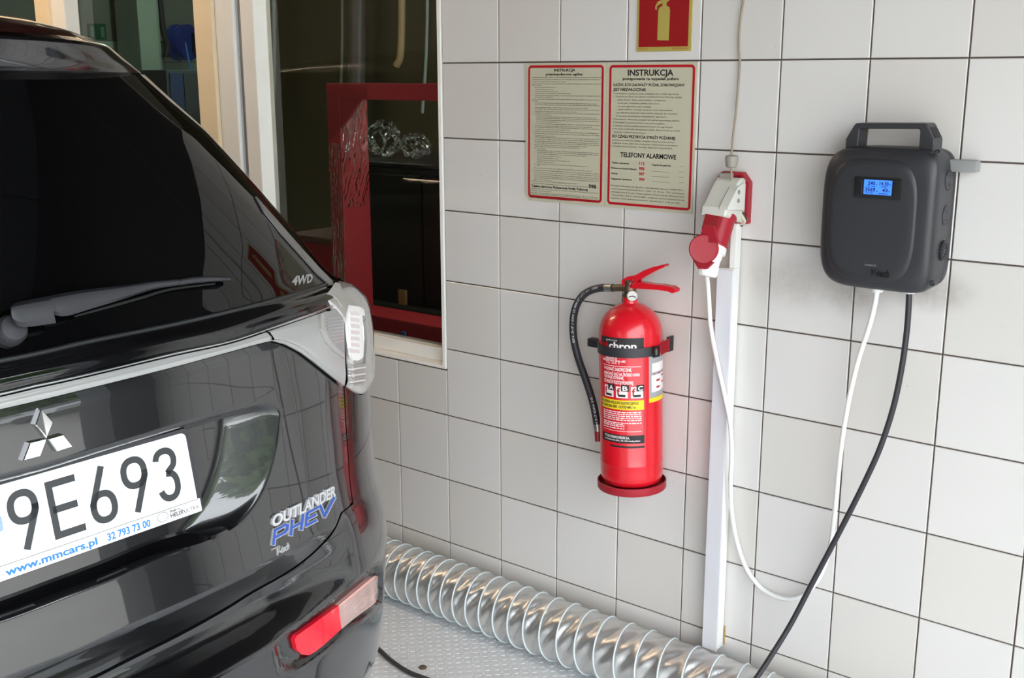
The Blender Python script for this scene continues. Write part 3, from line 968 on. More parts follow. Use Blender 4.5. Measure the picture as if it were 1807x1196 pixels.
# ---- fire extinguisher
ex = thing('fire_extinguisher', 'red powder fire extinguisher with black hose strapped to the wall', 'fire extinguisher', (.702, -.095, .553))
EB = Vector((.7025, -.096, .562))
EAX = Vector((-.036, 0, 1)).normalized()
RE = .0772
mb = MB()
mb.lathe([(.050, .006), (.064, .008), (.0725, .014), (.0765, .026), (RE, .040), (RE, .062), (RE + .0006, .064), (RE + .0006, .067), (RE, .069), (RE, .378), (.0768, .388), (.0745, .402), (.0695, .416), (.061, .430), (.049, .442), (.035, .451), (.023, .456), (.0185, .458), (.0178, .460), (.0178, .478)], 64, EB, EAX)
mb.build('cylinder', M_red, ex, smooth=True)
mb = MB()
mb.lathe([(.0840, -.008), (.0855, -.006), (.0855, .011), (.0840, .0125), (.0825, .011), (.0825, -.003), (.06, -.004)], 56, EB, EAX)
mb.box(EB.x - .03, EB.x + .03, EB.y + .07, -.001, .556, .574, .002)
mb.build('base_ring', M_red_dull, ex, smooth=True)
mb = MB(); mb.box(EB.x - .03, EB.x + .01, -.012, -.0005, .556, .94, .002); mb.build('wall_bracket', M_red_dull, ex)

def ecyl(u, v, R=RE + .0004):
    d = Vector(ray(u, v)); o = Vector(CAM) - EB
    dp = d - EAX * d.dot(EAX); op = o - EAX * o.dot(EAX)
    a = dp.dot(dp); b = 2 * dp.dot(op); c = op.dot(op) - R * R
    dd = b * b - 4 * a * c
    t = (-b - math.sqrt(max(dd, 0))) / (2 * a)
    return Vector(CAM) + d * t
# cylinder coordinates: angle from the +x axis and height
EU = (Vector((1, 0, 0)) - EAX * EAX.x).normalized(); EW = EAX.cross(EU)
def eang(P):
    q = P - EB
    return math.atan2(q.dot(EW), q.dot(EU)), q.dot(EAX)
def epos(a, h, R=RE + .0004):
    return EB + EAX * h + (EU * math.cos(a) + EW * math.sin(a)) * R
AC = eang(ecyl(1116, 700))[0]              # angle of the line facing the camera
def ea(u):                                  # photo column at mid-height -> angle
    return eang(ecyl(u, 690))[0]
def eh(v):                                  # photo row on the facing line -> height
    return eang(ecyl(1112, v))[1]

def patch(a0, a1, h0, h1, R, n=14):
    V = [epos(a0 + (a1 - a0) * i / n, h, R) for h in (h0, h1) for i in range(n + 1)]
    return V, [(i, i + 1, n + 2 + i, n + 1 + i) for i in range(n)]
def etext(body, a0, a1, h0, h1, R, bold=False, shear=0):
    v, f = fit_text(body, 0, 1, 0, 1, bold, shear)
    if not len(v):
        return [], []
    return [epos(a0 + (a1 - a0) * p[0], h0 + (h1 - h0) * p[1], R) for p in v], f

aL, aR = ea(1137) - math.radians(88), ea(1137)      # main label
def la(s_):
    """0 at the label's left end in view (px 1066), 1 at its right edge"""
    return ea(1066) + (aR - ea(1066)) * s_
R1, R2 = RE + .0003, RE + .0006
flat('label_black_panels', [patch(aL, aR, eh(628), eh(597), R1), patch(aL, aR, eh(783), eh(768.5), R1), patch(la(.18), aR, eh(791), eh(787.5), R1), patch(aR - .012, aR, eh(783), eh(628), R1, 1)], M_ink, ex)
flat('label_yellow_band', [patch(aL, aR, eh(724), eh(707), R1)], M_yellow, ex)
T = [etext('ogni', la(-.45), la(.16), eh(616), eh(604), R2, True), ]
flat('label_red_text', T, M_ink_red, ex)
T = [etext('chron', la(.19), la(.83), eh(616.5), eh(604.5), R2, True), etext('gaśnice', la(.1), la(.4), eh(603), eh(600), R2)]
for b_, s0, s1, y0, y1 in (('GAŚNICA', .08, .40, 635.5, 631.5), ('PROSZKOWA GP-6x ABC', -.02, .60, 640, 636), ('6 kg  183 B  C', .10, .46, 643.5, 640.8),
                           ('WYCIĄGNĄĆ ZABEZPIECZENIE,', .02, .72, 655.5, 650), ('SKIEROWAĆ WĄŻ NA ŹRÓDŁO OGNIA', .02, .90, 664, 658.5), ('I NACISNĄĆ DŹWIGNIĘ,', .02, .55, 670, 665), ('UŻYWAĆ W POZYCJI PIONOWEJ.', .02, .76, 678.5, 672.5),
                           ('TYTAN OGNIOCHRON S.A.', .02, .66, 775, 770.5), ('ul. Krakowska 83c, 34-120 Andrychów', .02, .9, 779.5, 777)):
    T.append(etext(b_, la(s0), la(s1), eh(y0), eh(y1), R2, True))
T.append(patch(la(.0), la(.93), eh(647.8), eh(646.8), R2))
rr = random.Random(5)
for k, y in enumerate((729, 732.5, 736, 739.5, 743, 748, 751, 754, 758)):
    x = -.02
    e_ = .93 if k < 6 else .55
    while x < e_:
        w = rr.uniform(.03, .10)
        T.append(patch(la(x), la(min(x + w, e_)), eh(y), eh(y - 1.7), R2, 1)); x += w + .018
T.append(patch(la(0), la(.93), eh(762), eh(761.3), R2))
flat('label_white_text', T, M_ink_white, ex, kind='stuff')
flat('label_yellow_text', [etext('DO GASZENIA URZĄDZEŃ ELEKTRYCZNYCH', la(-.1), la(.86), eh(714), eh(709.5), R2, True), etext('POD NAPIĘCIEM 1000V - ODSTĘP MIN. 1 m', la(-.1), la(.8), eh(721), eh(716.5), R2, True)], M_ink, ex)
T, K = [], []
for s0, l_ in ((.03, 'A'), (.36, 'B'), (.70, 'C')):
    T.append(patch(la(s0), la(s0 + .27), eh(703), eh(683), R1))
    K.append(patch(la(s0 + .12), la(s0 + .30), eh(691), eh(679.5), R2))
    K.append(patch(la(s0 + .05), la(s0 + .22), eh(701), eh(697), R2))
for q_ in T: flat('pictogram_square', [q_], M_ink_white, ex)
for q_ in K[0::2]: flat('pictogram_tab', [q_], M_ink, ex)
for q_ in K[1::2]: flat('pictogram_bar', [q_], M_ink, ex)
for s0 in (.03, .36, .70): flat('pictogram_flame', [etext('f', la(s0 + .02), la(s0 + .10), eh(698), eh(685), R2, True)], M_ink_red, ex)
for s0, l_ in ((.03, 'A'), (.36, 'B'), (.70, 'C')): flat('pictogram_letter', [etext(l_, la(s0 + .155), la(s0 + .27), eh(689.5), eh(681.5), RE + .0009, True)], M_ink_white, ex)
# inspection sticker at the right
s0, s1 = ea(1145.5), ea(1171)
flat('inspection_sticker', [patch(s0, s1, eh(706), eh(628), R1)], mat('sticker_grey', (160, 160, 162), rough=.5), ex)
def sa(t): return s0 + (s1 - s0) * t
flat('sticker_white_fields', [patch(sa(.12), sa(.9), eh(661), eh(645), R2), patch(sa(.1), sa(.95), eh(696), eh(666), R2)], M_ink_white, ex)
flat('sticker_yellow_foot', [patch(s0, s1, eh(713.5), eh(705.5), R1)], M_yellow, ex)
flat('sticker_red_marks', [patch(sa(a), sa(a + .2), eh(y), eh(y - 3.2), RE + .0009, 2) for a, y in ((.32, 678), (.65, 672), (.32, 690), (.65, 684))] + [patch(sa(.2), sa(.8), eh(665), eh(663.5), RE + .0009, 2)], M_ink_red, ex)
M_band = mat('bracket_dark_red', (158, 34, 44), rough=.45)
# strap with buckle
hs = eh(622)
RS = RE + .0022
mb = MB()
aS = ea(1150)
n = 40
a0 = aS - math.radians(150)
ring = []
for i in range(n + 1):
    a = a0 + (aS - a0) * i / n
    ring.append((a,))
def band(a0, a1, h0, h1, Ra, Rb, n=40):
    m = MB()
    rs = []
    for i in range(n + 1):
        a = a0 + (a1 - a0) * i / n
        rs.append([epos(a, h0, Ra), epos(a, h1, Ra), epos(a, h1, Rb), epos(a, h0, Rb)])
    m.rings(rs)
    return m
band(a0, aS, hs - .013, hs + .010, RE + .0005, RE + .0035).build('strap', M_black_rub, ex, smooth=True)
band(ea(1161), aS + math.radians(120), hs - .0115, hs + .0105, RE + .0007, RE + .003).build('bracket_band', M_band, ex, smooth=True)
mb = MB(); mb.prism([wy(u, v, -.082) for u, v in ((1163, 606), (1180, 597), (1180, 619), (1163, 629))], (0, .003, 0)); mb.build('bracket_arm', M_band, ex)
mb = MB()
ab = ea(1155)
tq = epos(ab + .09, hs, 1) - epos(ab - .09, hs, 1); tq.normalize()
rd = (epos(ab, hs, 1) - epos(ab, hs, 0)).normalized()
bm_ = epos(ab, hs - .001, RE + .006)
for (u0, u1, w0, w1) in ((-.012, -.0065, -.014, .012), (.005, .009, -.014, .010), (-.012, .009, .008, .012), (-.012, .009, -.014, -.010)):
    q = [bm_ + tq * u0 + EAX * w0, bm_ + tq * u1 + EAX * w0, bm_ + tq * u1 + EAX * w1, bm_ + tq * u0 + EAX * w1]
    mb.prism(q, rd * .004)
mb.build('buckle', M_black_pl, ex)
q = [bm_ + tq * -.006 + EAX * -.009, bm_ + tq * .004 + EAX * -.009, bm_ + tq * .004 + EAX * .003, bm_ + tq * -.006 + EAX * .003]
mb = MB(); mb.prism(q, rd * -.003); mb.build('buckle_tongue', M_steel, ex)
p = wy(1048, 603, -.062)
mb = MB(); mb.box(p[0] - .013, p[0] + .030, p[1] - .012, p[1] + .010, p[2] - .012, p[2] + .010, .004); mb.build('strap_clip', M_black_rub, ex, smooth=True)
p = wy(1180, 607, -.07)
mb = MB(); mb.box(p[0] - .004, p[0] + .002, p[1] - .004, p[1] + .02, p[2] - .019, p[2] + .018, .001); mb.build('bracket_edge', M_black_pl, ex)
# valve, gauge, levers, hose
NT = EB + EAX * .478
mb = MB(); mb.lathe([(.0182, -.006), (.0182, .0), (.0150, .002), (.0150, .016), (.0135, .020), (.0135, .034), (.011, .036)], 20, NT, EAX)
hp0 = wy(1112, 507, -.098); hp1 = wy(1083, 508, -.098)
mb.tube([hp0, hp1], .0088, 12)
mb.build('valve', M_brass, ex, smooth=True)
gdir = (Vector(CAM) - NT); gdir.z = 0.0; gdir.normalize(); gdir = (gdir + Vector((-.12, 0, .1))).normalized()
gc = Vector(wy(1116, 522, -.113))
mb = MB(); mb.lathe([(.0125, -.012), (.0135, -.003), (.0135, .001), (.0125, .003), (.0118, .002), (.0116, .0012), (.004, .0012)], 24, gc, gdir); g_ = mb.build('gauge', M_chrome, ex, smooth=True)
mb = MB(); mb.lathe([(.0116, .0013), (.0114, .0018), (.002, .0018)], 24, gc, gdir); mb.build('gauge_dial', mat('dial_grey', (206, 204, 198), rough=.3), g_)
gu = Vector((0, 0, 1)); gu = (gu - gdir * gu.dot(gdir)).normalized(); gw = gu.cross(gdir).normalized()
P_ = []
for a, l_ in ((200, .009), (340, .009)):
    d = gw * math.cos(math.radians(a)) + gu * math.sin(math.radians(a)); e_ = gdir.cross(d) * .0012
    b0 = gc + gdir * .0021
    P_.append(([b0 + e_, b0 - e_, b0 + d * l_ - e_, b0 + d * l_ + e_], [(0, 1, 2, 3)]))
flat('gauge_marks', P_, M_ink, g_)
mb = MB()
P_ = [(1097, 502), (1097, 494), (1107, 488), (1120, 486), (1136, 477), (1152, 471), (1171, 466.5), (1174, 468.5), (1172, 471), (1156, 478), (1140, 487), (1128, 494), (1116, 504), (1104, 506)]
mb.prism([wy(u, v, -.106) for u, v in P_], (0, .019, 0)); mb.build('squeeze_lever', M_red, ex)
mb = MB()
P_ = [(1104, 507), (1116, 499), (1126, 497.5), (1146, 501), (1168, 503), (1184, 506), (1191.5, 511), (1190.5, 516), (1186, 517.5), (1178, 514), (1160, 511.5), (1136, 510), (1112, 508.5)]
mb.prism([wy(u, v, -.108) for u, v in P_], (0, .022, 0)); mb.build('carry_lever', M_red, ex)
mb = MB()
t_ = []
for i in range(25):
    a = 2 * math.pi * i / 24
    t_.append(wy(1114 + 7.2 * math.cos(a) * .62 + 4.2 * math.sin(a) * .5, 499.5 - 6.6 * math.cos(a) * .75 + 2.2 * math.sin(a), -.112))
mb.tube(t_, .0011, 6, caps=False); mb.build('safety_pin', M_chrome, ex, smooth=True)
mb = MB()
hpth = [(1083, 508, -.098), (1072, 507.5, -.097), (1056, 508.5, -.094), (1040, 513.5, -.088), (1026, 524, -.08), (1016, 542, -.072), (1011.5, 566, -.066), (1012.5, 597, -.062), (1020, 630, -.062), (1031, 662, -.066), (1042, 695, -.07), (1049, 722, -.073), (1053, 745, -.075), (1055, 760, -.076)]
HP = catmull([wy(u, v, y) for u, v, y in hpth], 5)
mb.tube(HP, .0096, 14); hz = mb.build('hose', M_black_rub, ex, smooth=True)
q = [wy(1081, 507.7, -.098), wy(1069, 507.3, -.097)]
mb = MB(); mb.tube(q, .0103, 14); mb.build('hose_ferrule', M_steel, ex, smooth=True)
q = [wy(1054.3, 748, -.0755), wy(1055.2, 760, -.076)]
mb = MB(); mb.tube(q, .0102, 14); mb.build('hose_ferrule', M_steel, ex, smooth=True)
q = [wy(1055.2, 759, -.076), wy(1055.8, 778, -.078)]
mb = MB(); mb.tube(q, [.0095, .0088], 14); mb.build('nozzle', mat('dark_red_nozzle', (150, 36, 44), rough=.4), ex, smooth=True)
# printing along the hose
def hose_text(body, i0, i1, side):
    v, f = fit_text(body, 0, 1, -.5, .5, True)
    out = []
    for p in v:
        t = i0 + (i1 - i0) * p[0]
        k = int(min(max(t, 0), len(HP) - 2)); fr = t - k
        c = Vector(HP[k]) * (1 - fr) + Vector(HP[k + 1]) * fr
        tg = (Vector(HP[min(k + 1, len(HP) - 1)]) - Vector(HP[max(k - 1, 0)])).normalized()
        vd = (Vector(CAM) - c).normalized()
        sd = tg.cross(vd).normalized(); vd = sd.cross(tg)
        w = side * .004 + p[1] * .0052
        w = max(-.0092, min(.0092, w))
        out.append(c + sd * w + vd * math.sqrt(.0099 ** 2 - w * w))
    return out, f
flat('hose_print', [hose_text('EN 3-7 / DN 12 MM 07 LOT 24 - 1000', 36, 9, .5), hose_text('EN 3-7 DN 12', 62, 51, .2)], mat('hose_white_print', (180, 180, 178), rough=.5), hz, kind='stuff')

# ---- flexible silver duct along the foot of the wall
M_duct = mat('silver_foil_fabric', (214, 214, 212), rough=0.38, metal=0.85, var=0.05, nscale=30, bump=0.25, bscale=90)
M_wire = mat('duct_wire_sleeve', (205, 214, 216), rough=0.35, var=0.03)
du = thing('flexible_air_duct', 'silver flexible air duct lying along the foot of the tiled wall', 'duct', (0.4, -.0945, 0))
RD, YD, ZD, PD = .0825, -.0945, .0840, .0462
X0_, X1_ = -3.0, 2.2
nx, na = int((X1_ - X0_) / .0055), 112
xs_ = np.linspace(X0_, X1_, nx)
an = np.linspace(0, 2 * np.pi, na, endpoint=False)
XX, AA = np.meshgrid(xs_, an, indexing='ij')
_px = np.linspace(X0_ - .1, X1_ + .1, 4000); _pp = np.concatenate([[0], np.cumsum(np.diff(_px) / (.045 + .021 * np.clip((_px[1:] - .08) / .75, 0, 1.1)))])
ph = np.interp(XX, _px, _pp) - AA / (2 * np.pi)
turn = np.floor(ph); s_ = ph - turn
r1 = np.random.default_rng(11)
tab = r1.uniform(0, 1, (400, 4))
ti = (turn.astype(int) % 400)
q1, q2, q3 = tab[ti, 0], tab[ti, 1], tab[ti, 2]
env = np.sin(np.pi * s_) ** 0.8
def tri(x): return 2 * np.abs(x - np.floor(x) - .5)
fold = tri((8 + np.round(q2 * 2)) * AA / (2 * np.pi) + q1 + (s_ - .5) * 1.3) ** 1.3 * (.6 + .8 * tri(3 * AA / (2 * np.pi) + q3))
fold2 = tri(9 * AA / (2 * np.pi) + q3 * 3 - (s_ - .5) * .6)
RR = RD - env * (.0008 + .0085 * fold + .0015 * fold2)
wob = .004 * np.sin(XX * 9.0)
V = np.stack([XX, YD + RR * np.cos(AA), ZD + wob * 0 + RR * np.sin(AA)], -1).reshape(-1, 3)
F = []
idx = np.arange(nx * na).reshape(nx, na)
F = np.stack([idx[:-1], np.roll(idx[:-1], -1, 1), np.roll(idx[1:], -1, 1), idx[1:]], -1).reshape(-1, 4)
new_obj('duct_fabric', V, F, M_duct, du, smooth='all')
_p0, _p1 = np.interp(X0_ + .02, _px, _pp), np.interp(X1_ - .02, _px, _pp)
tt = np.arange(_p0, _p1, 1 / 48)
hel = [(float(np.interp(t, _pp, _px)), YD + (RD + .0006) * math.cos(2 * math.pi * t), ZD + (RD + .0006) * math.sin(2 * math.pi * t)) for t in tt]
# helix phase: s_ = 0 where x/PD - a/2pi is an integer  ->  a = 2pi x/PD
mb = MB(); mb.tube(hel, .0023, 6); mb.build('spiral_wire', M_wire, du, smooth='all')
# ================================================================== THE CAR
M_paint = mat('black_car_paint', (8, 8, 11), rough=0.25, coat=1.0, var=0.02, spec=0.6)
M_paint.node_tree.nodes['Principled BSDF'].inputs['Coat IOR'].default_value = 1.68
M_dglass = mat('privacy_glass', (7, 7, 8), rough=0.02, var=0.02, spec=0.55)
M_gloss = mat('gloss_black_trim', (12, 12, 14), rough=0.08, coat=0.6, var=0.02)
M_silver = mat('satin_silver_trim', (178, 178, 176), rough=0.3, metal=0.4, var=0.02)
M_mattblk = mat('matt_black_plastic', (48, 48, 52), rough=0.5, var=0.05, nscale=40, bump=.1, bscale=400)
M_under = mat('underbody_black', (12, 12, 13), rough=0.8)
M_lens = mat('clear_lamp_plastic', (164, 160, 155), rough=0.10, coat=0.6, var=0.05, nscale=60)
M_lens_grey = mat('ribbed_grey_lens', (146, 146, 147), rough=0.18, coat=0.5, var=0.04)
M_lens_bright = mat('bright_lamp_optic', (240, 238, 236), rough=.12, coat=.6, var=.05, nscale=90)
M_lens_pink = mat('pinkish_lamp_optic', (222, 210, 208), rough=0.15, coat=0.6, var=.06, nscale=80)
M_lens_red = mat('red_reflector', (232, 8, 40), rough=0.12, coat=0.8, var=0.03)
M_lens_rev = mat('ribbed_reverse_lens', (226, 168, 158), rough=0.15, coat=0.6, var=0.05, nscale=60)

YC, NS, AS_ = -1.595, 2.54, 0.45
XZ_ = np.array([(-.2, .50), (.18, .62), (.24, .665), (.30, .70), (.40, .74), (.48, .75), (.55, .757), (.64, .757), (.70, .742), (.755, .727), (.83, .715), (.95, .70), (1.03, .69), (1.11, .685), (1.145, .675), (1.18, .655), (1.56, .47), (1.61, .445), (1.8, .36)])
WZ_ = np.array([(-.2, .85), (.15, .868), (.268, .868), (.331, .857), (.385, .852), (.46, .855), (.555, .859), (.633, .868), (.70, .873), (.80, .874), (.861, .881), (.927, .888), (1.003, .899), (1.05, .902), (1.092, .897), (1.114, .886), (1.14, .861), (1.158, .830), (1.19, .805), (1.256, .769), (1.337, .716), (1.40, .672), (1.458, .63), (1.514, .573), (1.582, .508), (1.62, .47), (1.8, .3)])
def smooth_tab(T):
    z = np.linspace(T[0, 0], T[-1, 0], 1000)
    v = np.interp(z, T[:, 0], T[:, 1])
    k = np.hanning(17); k /= k.sum()
    vp = np.concatenate([np.full(8, v[0]), v, np.full(8, v[-1])])
    return z, np.convolve(vp, k, 'valid')
_xz, _xv = smooth_tab(XZ_)
_wz, _wv = smooth_tab(WZ_)
_nz = np.linspace(.6, .8, 200); _nv = np.interp(_nz, [.632, .662, .675, .70, .758], [0, .052, .056, .050, 0.0])
_nv = np.convolve(np.pad(_nv, 4, 'edge'), np.ones(9) / 9, 'valid')
TH_GAP = 1.0                                   # replaced below once the gap is located
def S(th, z):
    """rear body skin: th 0 at the centre line, pi/2 where the side begins (signed), then on along the side"""
    th = np.asarray(th, float); z = np.asarray(z, float)
    a = np.abs(th)
    side = np.maximum(a - np.pi / 2, 0)
    ac = np.minimum(a, np.pi / 2)
    w = np.interp(z, _wz, _wv); x = np.interp(z, _xz, _xv)
    notch = np.interp(z, _nz, _nv) * np.clip((TH_GAP - .05 - a) / .30, 0, 1) ** .8
    x = x - notch
    t = w * np.sin(ac) ** (2 / NS)
    X = x - AS_ + AS_ * np.cos(ac) ** (2 / NS) - side * .5
    return np.stack([X, YC + np.sign(th + 1e-12) * t, z + 0 * th], -1)
def SN(th, z):
    e = 1e-3
    t2 = np.clip(np.abs(th), 2e-3, np.pi / 2 - 2e-3) * np.where(np.asarray(th) < 0, -1, 1)
    du = S(t2 + e, z) - S(t2 - e, z)
    dv = S(t2, np.asarray(z) + e) - S(t2, np.asarray(z) - e)
    n = np.cross(du, dv)
    n /= np.linalg.norm(n, axis=-1, keepdims=True)
    return n
def SO(th, z, off=0.0):
    th = np.asarray(th, float); z = np.asarray(z, float) + 0 * th
    return S(th, z) + SN(th, z) * np.asarray(off)[..., None]
def project(P):
    d = P - CAM
    zc = d @ FW
    return np.stack([903.5 + FPX * (d @ RT) / zc, 598 - FPX * (d @ UP) / zc], -1)
_gt, _gz = np.meshgrid(np.linspace(-.25, 1.57, 260), np.linspace(.05, 1.7, 331), indexing='ij')
_gp = project(S(_gt, _gz))
_gn = (SN(_gt, _gz) * (S(_gt, _gz) - CAM)).sum(-1)
def inv(u, v, off=0.0):
    """photo pixel -> (th, z) on the skin raised by off"""
    d = (_gp[..., 0] - u) ** 2 + (_gp[..., 1] - v) ** 2 + np.where(_gn > 0.02, 1e6, 0)
    i = np.unravel_index(np.argmin(d), d.shape)
    p = np.array([_gt[i], _gz[i]])
    tgt = np.array([u, v])
    e = 1e-4
    for _ in range(12):
        f0 = project(SO(p[0], p[1], off)) - tgt
        if f0 @ f0 < 1e-4: break
        J = np.stack([(project(SO(p[0] + e, p[1], off)) - tgt - f0) / e, (project(SO(p[0], p[1] + e, off)) - tgt - f0) / e], 1)
        try: s_ = np.linalg.solve(J, -f0)
        except Exception: break
        s_ = np.clip(s_, -.08, .08)
        p = p + s_
        p[0] = np.clip(p[0], -.4, 1.562)
    return p
TH_GAP = float(inv(611, 760)[0])
_gp = project(S(_gt, _gz))
def curve(px, n=5, off=0.0):
    A = np.array([inv(u, v, off) for u, v in catmull(px, n)])
    return A
def fn(A, extend=True):
    """curve as function z(th), carried on to the centre line"""
    o = np.argsort(A[:, 0], kind='stable')
    th, z = A[o, 0], A[o, 1]
    return lambda q: np.interp(q, th, z)

SINGLE = [False]
def both(name, m, fill, smooth='all', **k):
    """the right-hand piece and its mirror image, each an object"""
    SINGLE[0] = True
    mb = MB(); fill(mb)
    SINGLE[0] = False
    mb.build(name, m, car, smooth=smooth, **k)
    mb.mirrored(YC).build(name, m, car, smooth=smooth, **k)
def grid(mb, P, mirror=True, flip=False):
    mirror = mirror and not SINGLE[0]
    m, n = P.shape[:2]
    V = P.reshape(-1, 3)
    i = np.arange(m * n).reshape(m, n)
    F = np.stack([i[:-1, :-1], i[1:, :-1], i[1:, 1:], i[:-1, 1:]], -1).reshape(-1, 4)
    if flip: F = F[:, ::-1]
    mb.add(V.tolist(), F.tolist())
    if mirror:
        V2 = V.copy(); V2[:, 1] = 2 * YC - V2[:, 1]
        mb.add(V2.tolist(), F[:, ::-1].tolist())

def loft(mb, fl, fu, ths, nv, off=0.0, offfn=None, mirror=True, flange=(0, 0), fl_d=.014):
    """skin strip between z=fl(th) and z=fu(th); flange=(right, top/bottom) turns edges inwards"""
    ths = np.asarray(ths, float)
    zl, zu = fl(ths), fu(ths)
    zu = np.maximum(zu, zl + 1e-5)
    vs = np.linspace(0, 1, nv)
    O = np.full((len(ths), nv), off, float)
    Tm = np.repeat(ths[:, None], nv, 1)
    Z = zl[:, None] + (zu - zl)[:, None] * vs[None, :]
    if offfn is not None: O = O + offfn(Tm, Z, np.repeat(vs[None, :], len(ths), 0))
    if flange[1]:
        e = .0016
        Tm = np.concatenate([Tm[:, :1], Tm[:, :1], Tm[:, 1:-1], Tm[:, -1:], Tm[:, -1:]], 1)
        Z = np.concatenate([Z[:, :1], Z[:, :1] + e, Z[:, 1:-1], Z[:, -1:] - e, Z[:, -1:]], 1)
        O = np.concatenate([O[:, :1] - fl_d, O[:, :1], O[:, 1:-1], O[:, -1:], O[:, -1:] - fl_d], 1)
    if flange[0]:
        Tm = np.concatenate([Tm, Tm[-1:] + .003]); Z = np.concatenate([Z, Z[-1:]]); O = np.concatenate([O, O[-1:] - fl_d])
    if flange[0] == 2:
        Tm = np.concatenate([Tm[:1] - .003, Tm]); Z = np.concatenate([Z[:1], Z]); O = np.concatenate([O[:1] - fl_d, O])
    grid(mb, SO(Tm, Z, O), mirror)

def fill2d(poly, step=None):
    """triangulate a 2-D outline (list of (u,v)); returns verts, faces"""
    bm = bmesh.new()
    vs = [bm.verts.new((p[0], p[1], 0)) for p in poly]
    f = bm.faces.new(vs)
    bmesh.ops.triangulate(bm, faces=[f], quad_method='BEAUTY', ngon_method='BEAUTY')
    if step:
        for _ in range(4):
            long_ = [e for e in bm.edges if e.calc_length() > step]
            if not long_: break
            bmesh.ops.subdivide_edges(bm, edges=long_, cuts=1)
            bmesh.ops.triangulate(bm, faces=[f for f in bm.faces if len(f.verts) > 3])
    bm.verts.index_update()
    v = np.array([w.co[:2] for w in bm.verts])
    F = [tuple(w.index for w in f.verts) for f in bm.faces]
    bm.free()
    return v, F

def pad_mesh(px, o0, o1, step=22, smooth_n=0, mirror=False, inset=None):
    """raised piece on the skin: outline in photo pixels, sides from o0 to o1"""
    if smooth_n: px = [tuple(p) for p in catmull(list(px) + [px[0]], smooth_n)[:-1]]
    v, F = fill2d(px, step)
    TZ_ = np.array([inv(a, b, o1) for a, b in v])
    top = SO(TZ_[:, 0], TZ_[:, 1], o1)
    bot = SO(TZ_[:, 0], TZ_[:, 1], o0)
    n = len(v)
    cnt = {}
    for f in F:
        for i in range(len(f)): cnt[(f[i], f[(i + 1) % len(f)])] = 1
    side = [(a, b, b + n, a + n) for (a, b) in cnt if (b, a) not in cnt]
    V = np.concatenate([top, bot])
    mb = MB()
    mb.add(V.tolist(), list(F) + side)
    if mirror:
        V2 = V.copy(); V2[:, 1] = 2 * YC - V2[:, 1]
        mb2 = MB(); mb2.add(V2.tolist(), [f[::-1] for f in list(F) + side])
        return mb, mb2
    return mb
def pad(name, px, o0, o1, m, parent, both=False, **k):
    r = pad_mesh(px, o0, o1, mirror=both, **k)
    if both:
        r[1].build(name, m, parent, smooth=True)
        return r[0].build(name, m, parent, smooth=True)
    return r.build(name, m, parent, smooth=True)

car = thing('car', 'black sport utility car parked close along the tiled wall, seen from behind', 'car', (-1.5, YC, 0))

# --- feature lines of the tail (photo pixels, centre to right)
C_glassbot = curve([(0, 641), (80, 624), (152, 607), (300, 577), (400, 554), (483, 533), (540, 517), (577, 505), (600, 500)])
C_chrtop = curve([(0, 690), (76, 675), (152, 658), (300, 623), (400, 602), (477, 577), (554, 551), (593, 536), (606, 532)])
C_chrbot = curve([(0, 696), (76, 681), (152, 664), (300, 628.5), (400, 606.5), (477, 582), (554, 556), (593, 541), (607, 536)])
C_strbot = curve([(0, 721), (60, 708), (139, 689), (300, 649), (400, 622), (455, 607), (480, 602), (505, 606), (532, 620), (554, 636), (579, 656), (609, 681)])
C_rectop = curve([(0, 847), (100, 817), (200, 786), (320, 750), (400, 727), (450, 713), (480, 711), (500, 722)])
C_crease = curve([(500, 722), (530, 710.5), (560, 698.5), (609, 681.5)])
C_recbot = curve([(0, 1097), (100, 1060), (200, 1022), (290, 983), (360, 961), (410, 938), (445, 905), (470, 865), (484, 825), (494, 780), (499.5, 735), (500.5, 722)])
C_tgbot = curve([(0, 1208), (44, 1190), (130, 1151), (221, 1106), (310, 1067), (398, 1029), (480, 983), (520, 957), (556, 934), (585, 917), (600, 903)])
C_bumtop = curve([(100, 1228), (172, 1195), (221, 1170), (321, 1120), (398, 1077), (442, 1049), (495, 1019), (534, 993), (565, 966), (590, 937), (604, 905)])
z_glassbot, z_chrtop, z_chrbot, z_strbot, z_rectop, z_crease, z_recbot, z_tgbot, z_bumtop = [fn(c) for c in (C_glassbot, C_chrtop, C_chrbot, C_strbot, C_rectop, C_crease, C_recbot, C_tgbot, C_bumtop)]
th_str_end = float(C_strbot[-1, 0]); th_rec = float(max(C_recbot[-1, 0], C_rectop[-1, 0]))
TG = min(TH_GAP, th_str_end) - .002
def q_th(a, b, n): return np.linspace(a, b, n)

# --- tailgate
mb = MB()
up1 = lambda t: np.where(t <= th_rec + 1e-9, z_rectop(t), z_crease(t))
THS = np.concatenate([q_th(0, th_rec - .2, 50), q_th(th_rec - .197, th_rec, 76), q_th(th_rec + .0015, TG, 60)])
loft(mb, up1, lambda t: z_strbot(t) - .001, THS, 14, flange=(1, 0))
_o = np.argsort(C_recbot[:, 1]); _rz, _rt = C_recbot[_o, 1], C_recbot[_o, 0]
def bowl(Tm, Z, Vv):
    s3 = lambda x: x * x * (3 - 2 * x)
    dr = np.maximum(np.interp(Z, _rz, _rt) - Tm, 0) * .62
    dt = np.maximum(z_rectop(Tm) - Z, 0); db = np.maximum(Z - z_recbot(Tm), 0)
    r = np.clip(dr / .094, 0, 1)
    r = np.where(r < .1, r * r * 5, np.where(r > .8, .75 + .1 * (1 - ((1 - r) / .2) ** 2), r - .05)) / .85
    return -.036 * np.clip(r, 0, 1) * s3(np.clip(dt / .018, 0, 1)) * s3(np.clip(db / .020, 0, 1))
W_REC = th_rec - float(inv(402, 820)[0])
ths = THS[:126]
